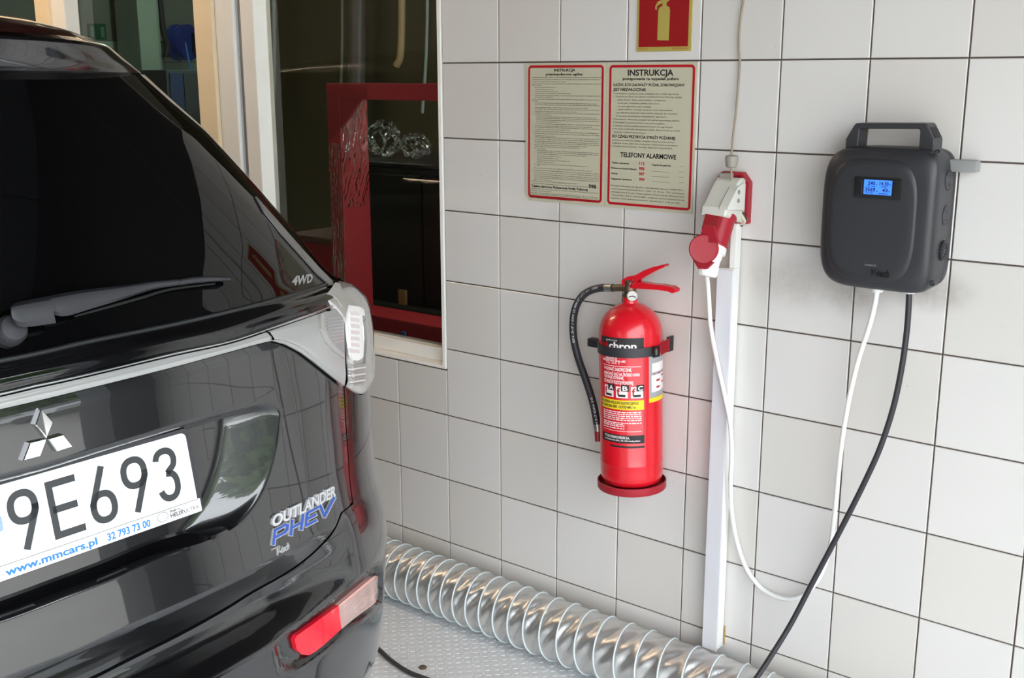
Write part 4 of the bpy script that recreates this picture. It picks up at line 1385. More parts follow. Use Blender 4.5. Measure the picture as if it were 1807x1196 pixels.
loft(mb, z_recbot, z_rectop, ths, 46, offfn=bowl)
lo3 = lambda t: np.minimum(z_tgbot(t), np.where(t < th_rec, z_recbot(t), z_crease(t)) - .004)
up3 = lambda t: np.where(t <= th_rec + 1e-9, z_recbot(t), z_crease(t))
loft(mb, lo3, up3, THS, 36, flange=(1, 0))
loft(mb, lambda t: np.minimum(z_bumtop(t) + .006, z_tgbot(t) - .002), lo3, THS[:-4], 8, flange=(1, 0))
tail = mb.build('tailgate', M_paint, car, smooth=22, weld=1e-4)
# dark backing behind every gap
mb = MB()
Tm, Zm = np.meshgrid(q_th(0, 1.56, 90), np.linspace(.3, 1.5, 90), indexing='ij')
grid(mb, SO(Tm, Zm, np.full(Tm.shape, -.045)))
mb.build('inner_shell', M_under, car, smooth='all', weld=1e-4)

# --- bumper with lamp pockets
from math import pi
pk = np.array([inv(u, v) for u, v in catmull([(489, 1139), (500, 1124), (530, 1103), (579, 1063), (637, 1020), (667, 1000), (675, 1004), (676, 1030), (674, 1062), (660, 1075), (616, 1109), (573, 1148), (530, 1178), (508, 1183), (496, 1172)], 3)])
def sdist(Tm, Z, poly):
    """signed distance (metres, >0 inside) to an outline on the skin"""
    sc = .60
    px_, py_ = Tm.ravel() * sc, Z.ravel()
    P = np.stack([poly[:, 0] * sc, poly[:, 1]], 1)
    d = np.full(px_.shape, 1e9); ins = np.zeros(px_.shape, bool)
    for i in range(len(P)):
        a, b = P[i], P[(i + 1) % len(P)]
        ab = b - a
        t = np.clip(((px_ - a[0]) * ab[0] + (py_ - a[1]) * ab[1]) / (ab @ ab + 1e-12), 0, 1)
        d = np.minimum(d, np.hypot(px_ - a[0] - t * ab[0], py_ - a[1] - t * ab[1]))
        c = ((a[1] > py_) != (b[1] > py_)) & (px_ < (b[0] - a[0]) * (py_ - a[1]) / (b[1] - a[1] + 1e-12) + a[0])
        ins ^= c
    return np.where(ins, d, -d).reshape(Tm.shape)
def pocket(Tm, Z, Vv):
    d = sdist(Tm, Z, pk)
    return -.018 * np.clip((d + .004) / .012, 0, 1) ** 1.2
zq = float(z_bumtop(TH_GAP))
bt = lambda t: np.where(t < TH_GAP, np.minimum(z_bumtop(t), zq), zq)
mb = MB()
ths = np.concatenate([q_th(0, .70, 50), q_th(.705, 1.565, 230)])
loft(mb, lambda t: np.full(np.shape(t), .205), bt, ths, 130, offfn=pocket)
side = q_th(1.57, 2.9, 8)
mb.build('bumper', M_paint, car, smooth='all', weld=1e-4)
mb = MB()
loft(mb, lambda t: np.full(np.shape(t), .12), lambda t: np.full(np.shape(t), .205), q_th(0, 1.565, 60), 4, off=-.012)
mb.build('bumper_skirt', M_mattblk, car, smooth='all', weld=1e-4)

# --- quarter panel right of the tailgate gap (up to the lamp)
C_lampbot = curve([(610, 681), (619, 688), (630, 694.5), (639, 695.5), (646, 689)])
zl_ = fn(C_lampbot)
zlamp = lambda t: np.where(t <= C_lampbot[:, 0].max(), zl_(t), C_lampbot[-1, 1])
TH_L = 1.24
both('quarter_panel', M_paint, lambda mb: [loft(mb, lambda t: np.full(np.shape(t), zq - .001), lambda t: zlamp(t) - .001, q_th(TH_GAP + .004, TH_L, 50), 30), loft(mb, lambda t: np.full(np.shape(t), zq - .001), lambda t: z_glassbot(t) + .002, q_th(TH_L + .003, 1.568, 40), 40)])

# --- rear glass, trims
mb = MB()
ztop = lambda t: 1.562 - .012 * np.clip((t - .5) / 1.0, 0, 1)
loft(mb, lambda t: z_glassbot(t), ztop, np.concatenate([q_th(0, 1.0, 90), q_th(1.005, 1.568, 70)]), 60, offfn=lambda T_, Z_, V_: 0 * T_)
mb.build('rear_glass', M_dglass, car, smooth='all', weld=1e-4)
mb = MB()
tge = float(C_chrtop[-1, 0])
loft(mb, lambda t: np.minimum(z_chrtop(t), z_glassbot(t) - .001), lambda t: z_glassbot(t), q_th(0, tge, 100), 10, offfn=lambda T_, Z_, V_: .004 + .007 * np.sin(np.pi * np.clip(V_ * 1.15, 0, 1)) , flange=(1, 0))
mb.build('gloss_black_strip', M_gloss, car, smooth='all', weld=1e-4)
mb = MB()
loft(mb, lambda t: z_glassbot(t) - .002, lambda t: z_glassbot(t) + .006, q_th(0, tge, 100), 6, offfn=lambda T_, Z_, V_: .002 + .006 * np.sin(np.pi * V_))
mb.build('glass_seal', mat('glass_seal_rubber', (40, 42, 42), rough=.3), car, smooth='all', weld=1e-4)
mb = MB()
loft(mb, lambda t: z_chrbot(t), lambda t: z_chrtop(t), q_th(0, tge, 100), 6, offfn=lambda T_, Z_, V_: .004 + .006 * np.sin(np.pi * V_))
mb.build('chrome_moulding', M_chrome, car, smooth='all', weld=1e-4)
tsp = float(inv(478, 602)[0])
mb = MB()
loft(mb, lambda t: z_strbot(t), lambda t: z_chrbot(t) - .0015, q_th(0, tsp, 90), 9, offfn=lambda T_, Z_, V_: .003 + .004 * np.sin(np.pi * V_) + .0015 * np.where((V_ > .55) & (V_ < .75), -1, 0), flange=(1, 0))
mb.build('silver_garnish', M_silver, car, smooth='all', weld=1e-4)

# --- lamp on the tailgate (silver, runs to the corner)
both('tailgate_lamp', M_silver, lambda mb: loft(mb, lambda t: z_strbot(t), lambda t: z_chrbot(t) - .001, q_th(tsp + .004, TG, 60), 14, offfn=lambda T_, Z_, V_: .003 + .004 * np.clip(V_ / .12, 0, 1) * np.clip((1 - V_) / .1, 0, 1), flange=(1, 0)))
pad('lamp_window', [(567, 553), (606, 541), (609, 634), (590, 622), (574, 605), (565, 585)], .004, .0085, M_lens_grey, car, both=True, step=14, )
pad('lamp_bar', [(567, 554), (572, 552.5), (573, 575), (580, 595), (594, 613), (608, 624), (608.5, 631), (592, 620), (576, 602), (567, 580)], .006, .0115, M_lens, car, both=True, step=14)
for i in range(8):
    y = 558 + i * 6.0
    x = 579 + max(0, (y - 575)) * .42
    pad('lens_rib', [(x, y + 2 + (606 - x) * .06), (606, y), (606.3, y + 2), (x, y + 4 + (606 - x) * .06)], .006, .0105, M_lens, car, both=True, step=30)
pad('lamp_edge_frame', [(480, 600), (500, 600), (530, 613), (560, 637), (605, 672), (609, 681), (579, 658), (554, 638), (532, 622), (505, 607.5)], .005, .0085, M_silver, car, both=True, step=14)

# --- clear lamp on the car's corner
C_ltop = curve([(583, 513), (593, 497), (604, 501), (616, 507), (628, 516), (636, 527), (642, 538)])
thl0 = float(inv(608, 600)[0]) + .004
zt_ = fn(C_ltop)
ltop = lambda t: zt_(t)
both('corner_lamp', M_lens, lambda mb: loft(mb, zlamp, lambda t: np.maximum(zt_(t), 1.09), q_th(thl0, TH_L, 70), 40,
     offfn=lambda T_, Z_, V_: .004 + .007 * np.clip(V_ / .08, 0, 1) * np.clip((1 - V_) / .08, 0, 1), flange=(2, 1), fl_d=.012))
pad('lamp_cap', [(577, 518), (583, 511), (592, 498), (600, 500), (607, 520), (610, 537), (604, 541), (596, 528), (588, 521)], .004, .012, M_lens, car, both=True, step=14)
OL = .0112
pad('lamp_optic', [(615, 538), (639, 543), (644, 560), (644, 612), (639, 632), (623, 634), (616, 600), (613, 560)], .008, OL + .0025, M_lens_bright, car, both=True, step=12, smooth_n=3)
for i in range(7):
    y = 549 + i * 11
    pad('optic_facet', [(618, y), (634, y + 2), (635, y + 8), (619, y + 7)], .010, OL + .0034, M_lens_pink, car, both=True, step=30)
pad('optic_chrome', [(640, 556), (645, 558), (648, 600), (645, 640), (641, 640), (643, 600)], .010, OL + .003, M_chrome, car, both=True, step=14)
for i in range(7):
    y = 641 + i * 5.6
    w = 0 if i < 4 else (i - 3) * 2.6
    pad('red_rib', [(619 + w * .6, y + 3.5), (646 - w * .3, y), (646 - w * .3, y + 2.4), (619 + w * .6, y + 6.2)], .009, OL + .003, M_lens_pink if i % 2 else M_silver, car, both=True, step=30)
# --- fog lamp / reflector in the bumper pocket
PO = -.0125
rl = pad('fog_lamp', [(520, 1129), (524, 1121), (540, 1110), (570, 1088), (598, 1068), (603, 1112), (580, 1131), (556, 1150), (545, 1156), (532, 1154.5), (524, 1146)], PO - .006, PO + .003, M_lens_red, car, both=True, step=14)
wl = pad('reverse_lamp', [(598.7, 1067.5), (630, 1041), (655, 1020), (663, 1015), (668.5, 1018), (670.5, 1030), (671, 1050), (668, 1058), (640, 1084), (603.7, 1111.5)], PO - .006, PO + .003, M_lens_rev, car, both=True, step=14)
for i in range(13):
    f_ = (i + .5) / 13
    a = (600 + 4 * f_, 1070 + 40 * f_); b_ = (664.5 + 5 * f_, 1019 + 36 * f_)
    pad('lens_rib', [(a[0], a[1] - .8), (b_[0], b_[1] - .8), (b_[0], b_[1] + .5), (a[0], a[1] + .5)], PO + .001, PO + .0042, M_lens, car, both=True, step=30)

# --- spoiler and roof
Bt = lambda t: 1.6112 - .075 * t * t - .9 * np.clip(t - .40, 0, 1) ** 1.3
Ct = lambda t: 1.5620 - .02 * t * t
Tt = lambda t: 1.6520 - .275 * t * t
Tm_ = lambda t: np.maximum(Tt(t), Bt(t) + .0035)
def sprow(xc, w, zf, n=90, A=.45):
    th = np.concatenate([q_th(0, 1.2, n - 30), q_th(1.21, pi / 2, 30)])
    t = w * np.sin(th) ** (2 / NS)
    x = xc - A + A * np.cos(th) ** (2 / NS)
    return np.stack([x, YC + t, zf(t)], -1)
rows = [sprow(.44, .505, lambda t: Ct(t) - .004), sprow(.483, .512, lambda t: Ct(t)), sprow(.486, .512, lambda t: Ct(t) + .002), sprow(.4945, .478, lambda t: Ct(t) * .5 + Bt(t) * .5), sprow(.500, .446, lambda t: Bt(t) - .004), sprow(.500, .442, lambda t: Bt(t)), sprow(.496, .438, lambda t: Bt(t) + .003),
        sprow(.478, .430, lambda t: Bt(t) * .55 + Tm_(t) * .45), sprow(.450, .424, lambda t: Bt(t) * .2 + Tm_(t) * .8), sprow(.42, .420, Tm_), sprow(.36, .418, lambda t: Tm_(t) + .004), sprow(.25, .418, lambda t: Tm_(t) + .006)]
mb = MB(); grid(mb, np.stack(rows, 1)); mb.build('roof_spoiler', M_paint, car, smooth='all', weld=1e-4)
# high brake lamp let into the spoiler's upper face
mb = MB()
def spts(t, k, lift=.0015):
    """k 0..1 up the spoiler's upper face"""
    xs = np.interp(k, [0, .45, .8, 1], [.497, .478, .45, .42]); ws = np.interp(k, [0, .45, .8, 1], [.488, .482, .476, .47])
    th = np.arcsin(np.clip((t / ws), 0, 1) ** (NS / 2))
    x = xs - .45 + .45 * np.cos(th) ** (2 / NS)
    z = (Bt(t) + .003) * (1 - k) + Tt(t) * k
    return np.stack([x + lift * .7, YC + t, z + lift], -1)
tq_ = np.linspace(0, .275, 40)
ku = .82 - .72 * np.clip(tq_ / .275, 0, 1) ** 3; kl = .10 + 0 * tq_
KK = kl[:, None] + (ku - kl)[:, None] * np.linspace(0, 1, 8)[None]
grid(mb, spts(np.repeat(tq_[:, None], 8, 1), KK)); mb.build('high_brake_lamp', mat('dark_brake_lens', (40, 14, 10), rough=.06, coat=.8, nscale=120, var=.5), car, smooth='all')
mb = MB()
secs = []
for x, zt, wr, we, ze in ((.25, 1.656, .415, .47, 1.56), (.0, 1.668, .45, .52, 1.565), (-.6, 1.682, .54, .575, 1.57), (-1.3, 1.678, .55, .59, 1.565), (-1.9, 1.655, .545, .585, 1.555), (-2.25, 1.61, .53, .57, 1.53)):
    t = np.concatenate([np.linspace(0, wr * .96, 30), np.linspace(wr, we, 6)])
    z = np.where(t < wr, zt - (zt - ze - .03) * (t / wr) ** 2.6, 0)
    z[30:] = np.linspace(ze + .026, ze, 6)
    secs.append(np.stack([np.full(t.shape, x), YC + t, z], -1))
grid(mb, np.stack(secs), True); mb.build('roof', M_paint, car, smooth='all', weld=1e-4)

# --- sides, bonnet, front
WHX = (-.22, -2.89)
def wside(z, x):
    w = np.interp(z, _wz, _wv)
    bulge = .022 * np.clip((.35 - x) / .6, 0, 1) * np.clip((1.12 - z) / .2, 0, 1)
    front = np.interp(x, [-3.95, -3.75, -3.4, -2.9], [.62, .80, .93, 1.0])
    return (w + bulge) * front
def side_grid(z0f, z1f, xs, nz, wheels=True, ztaper=None):
    Xg = np.repeat(xs[:, None], nz, 1)
    zz = np.linspace(0, 1, nz)[None]
    Zg = z0f(xs)[:, None] * (1 - zz) + z1f(xs)[:, None] * zz
    Tg = wside(Zg, Xg)
    if wheels:
        for wxx in WHX:
            r = np.hypot(Xg - wxx, Zg - .34)
            Tg = Tg - .22 * np.clip((.40 - r) / .012, 0, 1)
    return np.stack([Xg, YC + Tg, Zg], -1)
hood = lambda x: np.interp(x, [-3.95, -3.8, -3.5, -2.7], [.72, .88, .98, 1.085])
xr = lambda z: np.interp(z, _xz, _xv) - AS_
xs = np.concatenate([np.linspace(.30, -2.6, 150), np.linspace(-2.62, -3.95, 80)])
P = side_grid(lambda x: np.full(x.shape, .21), lambda x: np.minimum(1.09, hood(x)), xs, 60)
# first column sits on the rear skin's edge
zz = P[0, :, 2]; P[0, :, 0] = xr(zz) + .002; P[0, :, 1] = YC + np.interp(zz, _wz, _wv)
P[1, :, 0] = np.minimum(P[1, :, 0], P[0, :, 0] - .01)
both('body_side', M_paint, lambda mb: grid(mb, P, True, flip=True))
xs = np.linspace(.23, -2.3, 70)
P = side_grid(lambda x: np.full(x.shape, 1.088), lambda x: np.full(x.shape, 1.565), xs, 30, wheels=False)
zz = P[0, :, 2]; P[0, :, 0] = xr(zz) + .002
for k in range(1, 8): P[k, :, 0] = np.minimum(P[k, :, 0], P[k - 1, :, 0] - .004)
# widen the glasshouse towards the middle of the car and rake the front
P[:, :, 1] += .075 * np.clip((.2 - P[:, :, 0]) / .6, 0, 1) * np.clip((P[:, :, 2] - 1.2) / .36, 0, 1)
rk = np.clip((-1.2 - P[:, :, 0]) / 1.1, 0, 1); P[:, :, 0] -= rk * .55 * (1.56 - P[:, :, 2]) / .47
both('side_glass', M_dglass, lambda mb: grid(mb, P, True, flip=True))
# windscreen
A = P[-1]
n = 30
V = np.stack([np.stack([np.full(A.shape[0], 0) + A[:, 0] - .10 * (1 - (f_) ** 2), YC + (A[:, 1] - YC) * f_, A[:, 2]], -1) for f_ in np.linspace(0, 1, n)])
mb = MB(); grid(mb, V); mb.build('windscreen', M_dglass, car, smooth='all', weld=1e-4)
xs = np.linspace(-2.55, -3.95, 40)
V = np.stack([np.stack([np.full(20, x), YC + np.linspace(0, float(wside(np.array(min(1.09, hood(x))), np.array(x))), 20), float(hood(x)) * 1.0 + .03 * (1 - np.linspace(0, 1, 20) ** 4) * np.clip((x + 4.0) / .3, 0, 1) - .0], -1) for x in xs])
mb = MB(); grid(mb, V, flip=True); mb.build('bonnet', M_paint, car, smooth='all', weld=1e-4)
V = np.stack([np.stack([np.full(12, -3.95), YC + np.linspace(0, float(wside(np.array(z), np.array(-3.95))), 12), np.full(12, z)], -1) for z in np.linspace(.21, .74, 8)])
mb = MB(); grid(mb, V); mb.build('front_bumper', M_paint, car, smooth='all', weld=1e-4)
mb = MB(); mb.box(-3.7, .45, YC - .66, YC + .66, .2, .34); mb.build('underbody', M_under, car)
# wheels
M_tyre = mat('tyre_rubber', (30, 30, 31), rough=.75)
for wxx in WHX:
    for s_ in (1, -1):
        c = (wxx, YC + s_ * .655, .34)
        mb = MB(); mb.lathe([(.20, 0), (.315, .0), (.336, .02), (.34, .05), (.34, .17), (.336, .2), (.315, .215), (.225, .20), (.21, .17)], 40, c, (0, s_, 0)); w_ = mb.build('wheel', M_tyre, car, smooth=True)
        mb = MB(); mb.lathe([(.215, .15), (.222, .195), (.212, .198), (.205, .16), (.05, .15), (.04, .18), (.01, .182)], 40, c, (0, s_, 0))
        for k in range(10):
            a = 2 * pi * k / 10
            d = Vector((math.cos(a), 0, math.sin(a)))
            mb.tube([Vector(c) + Vector((0, s_ * .176, 0)) + d * .03, Vector(c) + Vector((0, s_ * .188, 0)) + d * .21], [.018, .012], 6)
        mb.build('rim', M_steel, w_, smooth=True)
    for s_ in (1, -1):
        pass
for s_ in (1, -1):
    mb = MB(); mb.box(-2.15, -1.98, YC + s_ * .80, YC + s_ * 1.0, 1.06, 1.2, .03); mb.build('door_mirror', M_paint, car, smooth=True)

# --- trim of the right side window that shows past the pillar
pad('window_trim', [(452, 346), (470, 366), (500, 400), (535, 440), (565, 473), (588, 496), (581, 501), (560, 482), (530, 448), (496, 410), (466, 372)], .001, .004, mat('dark_window_trim', (92, 90, 88), rough=.25, coat=.5), car, both=True, step=16)

# --- badges
E = .0065
em = [[(72, 720.5), (93.5, 745), (82, 773), (62, 749.5)], [(82, 775), (52, 781.5), (40, 813), (71, 805)], [(84, 774), (111, 766), (128.5, 788), (100, 797)]]
for px in em:
    v = [SO(*inv(u, w, E), E) for u, w in px]
    c_ = sum(v) / 4; nrm = SN(*inv(85, 770))
    o_ = [p - nrm * (E + .003) for p in v]
    i_ = [p + (c_ - p) * .10 + nrm * .0015 for p in v]
    mb = MB(); mb.rings([o_, v, i_]); mb.build('diamond_badge', M_chrome, car)
def badge(body, quad, m, bold=True, shear=0.0, o0=0.0, o1=.004, grow=0.0, name='badge_lettering'):
    """quad tl,tr,br,bl photo pixels of the lettering box"""
    v, f = fit_text(body, 0, 1, 0, 1, bold, shear)
    if grow:
        pass
    qc = np.array([inv(a, b, o1) for a, b in quad])
    tz = bilinear(qc, v)
    top = SO(tz[:, 0], tz[:, 1], o1); bot = SO(tz[:, 0], tz[:, 1], o0)
    n = len(v); cnt = {}
    for q in f:
        for i in range(len(q)): cnt[(q[i], q[(i + 1) % len(q)])] = 1
    sd = [(a, b, b + n, a + n) for (a, b) in cnt if (b, a) not in cnt]
    return new_obj(name, np.concatenate([top, bot]), list(f) + sd, m, car)
M_badge = mat('badge_silver', (214, 214, 216), rough=.22, metal=.5)
badge('OUTLANDER', [(480, 910), (592, 855), (593, 874), (481, 930)], M_badge, shear=0.10, o1=.0045)
M_blue = mat('badge_blue', (34, 76, 164), rough=.25, coat=.4)
def strokes(lines, quad, wpx, m, o0, o1, name):
    """block letters built from thick strokes, in a quad of unit coordinates"""
    mb = MB()
    for L in lines:
        P = [np.array(p, float) for p in L]
        for a, b in zip(P[:-1], P[1:]):
            qa, qb = bilinear(quad, np.array([a, b]))
            d = (qb - qa); d /= np.linalg.norm(d); nn = np.array([-d[1], d[0]]) * wpx
            qa = qa - d * wpx * .8; qb = qb + d * wpx * .8
            c = [qa + nn, qb + nn, qb - nn, qa - nn]
            tz = [inv(p[0], p[1], o1) for p in c]
            top = [SO(t[0], t[1], o1) for t in tz]; bot = [SO(t[0], t[1], o0) for t in tz]
            mb.add(top + bot, [(0, 1, 2, 3), (0, 4, 5, 1), (1, 5, 6, 2), (2, 6, 7, 3), (3, 7, 4, 0)])
    return mb.build(name, m, car)
PH = [[(0.0, 0), (.03, .95), (.20, .95), (.235, .85), (.225, .52), (.19, .42), (.03, .42)], [(.29, 0), (.31, 1)], [(.31, .48), (.47, .48)], [(.46, 0), (.485, 1)],
      [(.73, .95), (.56, .95), (.54, .5), (.54, .08), (.70, .08)], [(.55, .52), (.69, .52)], [(.765, 1.0), (.845, .05), (.99, 1.0)]]
QP = [(483, 936), (591, 878), (590, 903), (483, 960)]
strokes(PH, QP, 3.4, M_silver, .0, .0035, 'badge_outline')
strokes(PH, QP, 1.9, M_blue, .003, .0048, 'badge_lettering')
badge('V-tech', [(489, 965), (511, 956), (511, 968), (489, 980)], M_silver, shear=.25, o1=.0025)
badge('powered by', [(480, 967), (494, 961), (494, 964), (480, 970.5)], M_silver, o1=.0015)
badge('4WD', [(517, 487), (552, 482), (551, 497), (515, 503)], M_silver, o1=.0015)

# --- rear wiper
def wpt(u, v, off): return SO(*inv(u, v, off), off)
mb = MB(); mb.lathe([(.022, -.004), (.021, .012), (.017, .018), (.006, .020)], 24, tuple(SO(*inv(16, 585), .0)), tuple(SN(*inv(16, 585)))); mb.build('wiper_pivot', M_mattblk, car, smooth=True)
def ribbon(top, bot, o_top, o_face, name):
    """long cover: upper edge and lower edge pixel lines, rounded by three face heights"""
    A = catmull(top, 5); B = catmull(bot, 5)
    n = len(A); rs = []
    for i in range(n):
        f_ = i / (n - 1)
        k = f_ * (len(B) - 1); j = int(min(k, len(B) - 2)); b = B[j] * (1 - (k - j)) + B[j + 1] * (k - j)
        a = A[i]; m1 = a * .65 + b * .35; m2 = a * .2 + b * .8
        oo = o_face(f_)
        rs.append([wpt(a[0], a[1], oo * .72), wpt(a[0] * .85 + b[0] * .15, a[1] * .85 + b[1] * .15, oo * .97), wpt(m1[0], m1[1], oo), wpt(m2[0], m2[1], oo * .9), wpt(b[0], b[1], oo * .72), wpt(b[0], b[1], oo * .45), wpt(a[0], a[1], oo * .45)])
    mb = MB(); mb.rings(rs); return mb.build(name, M_under if name == 'wiper_rubber' else M_mattblk, car, smooth=True)
ribbon([(19, 541), (24, 536), (40, 531), (88, 522)], [(20, 559), (26, 571), (45, 577), (99, 570)], .03, lambda f_: .040, 'wiper_head')
ribbon([(66, 528), (100, 519), (150, 511), (220, 503), (270, 496), (318, 492)], [(72, 545), (110, 558), (160, 545), (220, 527), (270, 511), (316, 503.5)], .03, lambda f_: .036 - .010 * f_, 'wiper_arm')
ribbon([(319, 492), (345, 488), (380, 487), (408, 489)], [(316, 504), (345, 500), (380, 497), (408, 495.5)], .02, lambda f_: .026 - .004 * f_, 'wiper_blade')
ribbon([(130, 556), (200, 536), (250, 522), (300, 508), (380, 498)], [(132, 560), (200, 542), (250, 528), (300, 513), (380, 502)], .02, lambda f_: .012, 'wiper_rubber')

# --- number plate
PO_ = np.array([.6692, -1.3549, 1.0118]); yaw_, tilt_ = -.008, .1892
PLft = np.array([math.sin(yaw_), -math.cos(yaw_), 0]); PDn = np.array([0, 0, -math.cos(tilt_)]) + math.sin(tilt_) * np.array([math.cos(yaw_), math.sin(yaw_), 0])
PNr = np.cross(PLft, PDn); PNr = PNr if PNr[0] > 0 else -PNr
def pp_(u, d, n=0.0):
    """plate coordinates in mm: u leftwards from the right edge, d downwards, n outwards"""
    return PO_ + PLft * (u / 1000.) + PDn * (d / 1000.) + PNr * (n / 1000.)
M_plate = mat('plate_white', (240, 240, 240), rough=.35, var=.01)
M_pblk = mat('plate_black_ink', (52, 54, 56), rough=.4)
M_pblue = mat('plate_blue_ink', (40, 122, 204), rough=.4)
def plate_slab(u0, u1, d0, d1, r, n0, n1, m, name, parent=car):
    P = rrect(u0, u1, d0, d1, r)
    mb = MB(); mb.rings([[pp_(a, b, n0) for a, b in P], [pp_(a, b, n1 - .4) for a, b in P], [pp_(a + (.4 if a < (u0 + u1) / 2 else -.4), b + (.4 if b < (d0 + d1) / 2 else -.4), n1) for a, b in P]])
    return mb.build(name, m, parent)
holder = plate_slab(-9, 529, -6, 130, 8, -14, -1, M_mattblk, 'plate_holder')
numpl = plate_slab(0, 520, 0, 114, 9, -1, 1.0, M_plate, 'number_plate')
strip = plate_slab(-4, 524, 107.5, 128.5, 2, -2, 2.2, M_plate, 'dealer_strip')
def pstroke(L, w, n, caps=True):
    """thick line with mitred corners in plate coordinates"""
    P = [np.array(p, float) for p in L]
    N_ = len(P); closed = np.allclose(P[0], P[-1])
    Lf, Rf = [], []
    for i in range(N_):
        a = P[i - 1] if i > 0 else (P[-2] if closed else P[i]); b = P[i + 1] if i < N_ - 1 else (P[1] if closed else P[i])
        d1 = P[i] - a; d2 = b - P[i]
        if np.linalg.norm(d1) < 1e-9: d1 = d2
        if np.linalg.norm(d2) < 1e-9: d2 = d1
        d1 /= np.linalg.norm(d1); d2 /= np.linalg.norm(d2)
        n1 = np.array([-d1[1], d1[0]]); n2 = np.array([-d2[1], d2[0]])
        m = n1 + n2; m /= max(np.linalg.norm(m), 1e-6); k = 1 / max(m @ n1, .45)
        Lf.append(P[i] + m * w / 2 * k); Rf.append(P[i] - m * w / 2 * k)
    V = [pp_(p[0], p[1], n) for p in Lf + Rf]
    return V, [(i, i + 1, N_ + i + 1, N_ + i) for i in range(N_ - 1)]
def oval(cu, cd, ru, rd, n=28, a0=0, a1=360, e=2.3):
    o = []
    for i in range(n + 1):
        a = math.radians(a0 + (a1 - a0) * i / n); c, s_ = math.cos(a), math.sin(a)
        o.append((cu - ru * math.copysign(abs(c) ** (2 / e), c), cd - rd * math.copysign(abs(s_) ** (2 / e), s_)))
    return o
T = []
SW = 10.2
def nine(cu):
    T.append(pstroke(oval(cu, 14 + 24, 17.2, 19 + .6), SW, 1.3)); T.append(pstroke([(cu - 14.5, 51), (cu + 6, 98)], SW, 1.3)); T.append(pstroke([(cu - 17.2, 38), (cu - 17.0, 45), (cu - 14.5, 51)], SW, 1.3))
def six(cu):
    T.append(pstroke(oval(cu, 98 - 24.5, 16.6, 19.6), SW, 1.3)); T.append(pstroke([(cu + 14, 61.5), (cu - 6.5, 14)], SW, 1.3)); T.append(pstroke([(cu + 16.6, 74), (cu + 16.4, 67), (cu + 14, 61.5)], SW, 1.3))
nine(272.5); nine(98.5); six(155)
T.append(pstroke([(191, 19), (231.5, 19), (231.5, 93), (188.5, 93)], SW, 1.3)); T.append(pstroke([(231.5, 56), (194, 56)], SW, 1.3))
T.append(pstroke(oval(44.5, 34.5, 15.5, 15.6, 18, 172, -62, 2.2)[:] + [(44, 54)], SW, 1.3))
T.append(pstroke([(46, 54)] + oval(44.5, 73.5, 15.2, 19.6, 20, 60, -165, 2.2), SW, 1.3))
for q_ in (T[0:3], T[3:6], T[6:9], T[9:11], T[11:13]):
    flat('plate_character', q_, M_pblk, numpl)
u0_ = 520
flat('plate_blue_band', [([pp_(a, b, 1.15) for a, b in ((478, 2), (518, 2), (518, 112), (478, 112))], [(0, 1, 2, 3)])], mat('plate_blue_band', (30, 60, 150), rough=.4), numpl)
P = rrect(304, 322, 40, 62, 4); flat('validation_sticker', [([pp_(a, b, 1.2) for a, b in P], [tuple(range(len(P)))])], mat('sticker_silver_blue', (150, 170, 205), rough=.25, metal=.4, nscale=200, var=.3), numpl)
def ptext(body, uL, uR, dB, dT, bold=False, n=2.5, shear=0):
    v, f = fit_text(body, 0, 1, 0, 1, bold, shear)
    return [pp_(uL + (uR - uL) * p[0], dB + (dT - dB) * p[1], n) for p in v], f
flat('strip_blue_text', kind='stuff', parts=[ptext('www.mmcars.pl', 314.5, 176.5, 123.5, 112.5, True), ptext('32 793 73 00', 160, 88, 124, 113, True)], material=M_pblue, parent=strip)
sh = [(61, 124), (71, 124), (72, 122), (75, 120), (75.4, 115.5), (73, 112), (69.5, 110.3), (66, 110), (62.5, 110.3), (59, 112), (56.8, 115.5), (57.2, 120), (60, 122), (61, 124)]
flat('strip_black_text', kind='stuff', parts=[ptext('HELIX', 52.5, 29, 122.5, 116.2, True), ptext('ULTRA', 28, 1, 122.5, 116.6, False), ptext('Shell', 53, 42, 114.6, 110.8, True), ptext('with PurePlus Technology', 50, 12, 126, 124), pstroke(sh, .8, 2.5), pstroke([(42, 113), (36, 113), (30, 118), (25, 123)], .9, 2.5), pstroke([(0, 108.3), (522, 108.3)][::-1], .7, 2.45)], material=M_pblk, parent=strip)
# ================================================================== BEHIND THE WINDOW
M_fr = mat('red_steel_frame', (192, 56, 64), rough=0.42, var=0.10, nscale=6)
M_film = glass_mat('stretch_film', (0.97, 0.97, 0.97), 1.0, 0.10, 1.27)
fr = thing('steel_rack', 'dark red box-section frame wrapped in clear film behind the window pane', 'frame', (-.5, .35, 0))
fx0, fx1, fz0, fz1, fy0, fy1 = -.812, .30, .676, 1.527, .31, .44
pw = .062
mb = MB(); mb.box(fx0, fx0 + pw, fy0, fy1, fz0, fz1, .003); mb.build('post', M_fr, fr)
mb = MB(); mb.box(fx1 - pw, fx1, fy0, fy1, fz0, fz1, .003); mb.build('post', M_fr, fr)
mb = MB(); mb.box(fx0 + pw, fx1 - pw, fy0, fy1, fz1 - .052, fz1, .003); mb.build('top_rail', M_fr, fr)
mb = MB(); mb.box(fx0 + pw, fx1 - pw, fy0, fy1, fz0, fz0 + .07, .003); mb.build('bottom_rail', M_fr, fr)
mb = MB(); mb.prism([(fx0 + pw, fy0 + .002, fz1 - .052), (fx0 + pw + .10, fy0 + .002, fz1 - .052), (fx0 + pw, fy0 + .002, fz1 - .15)], (0, .012, 0)); mb.build('gusset', M_fr, fr)
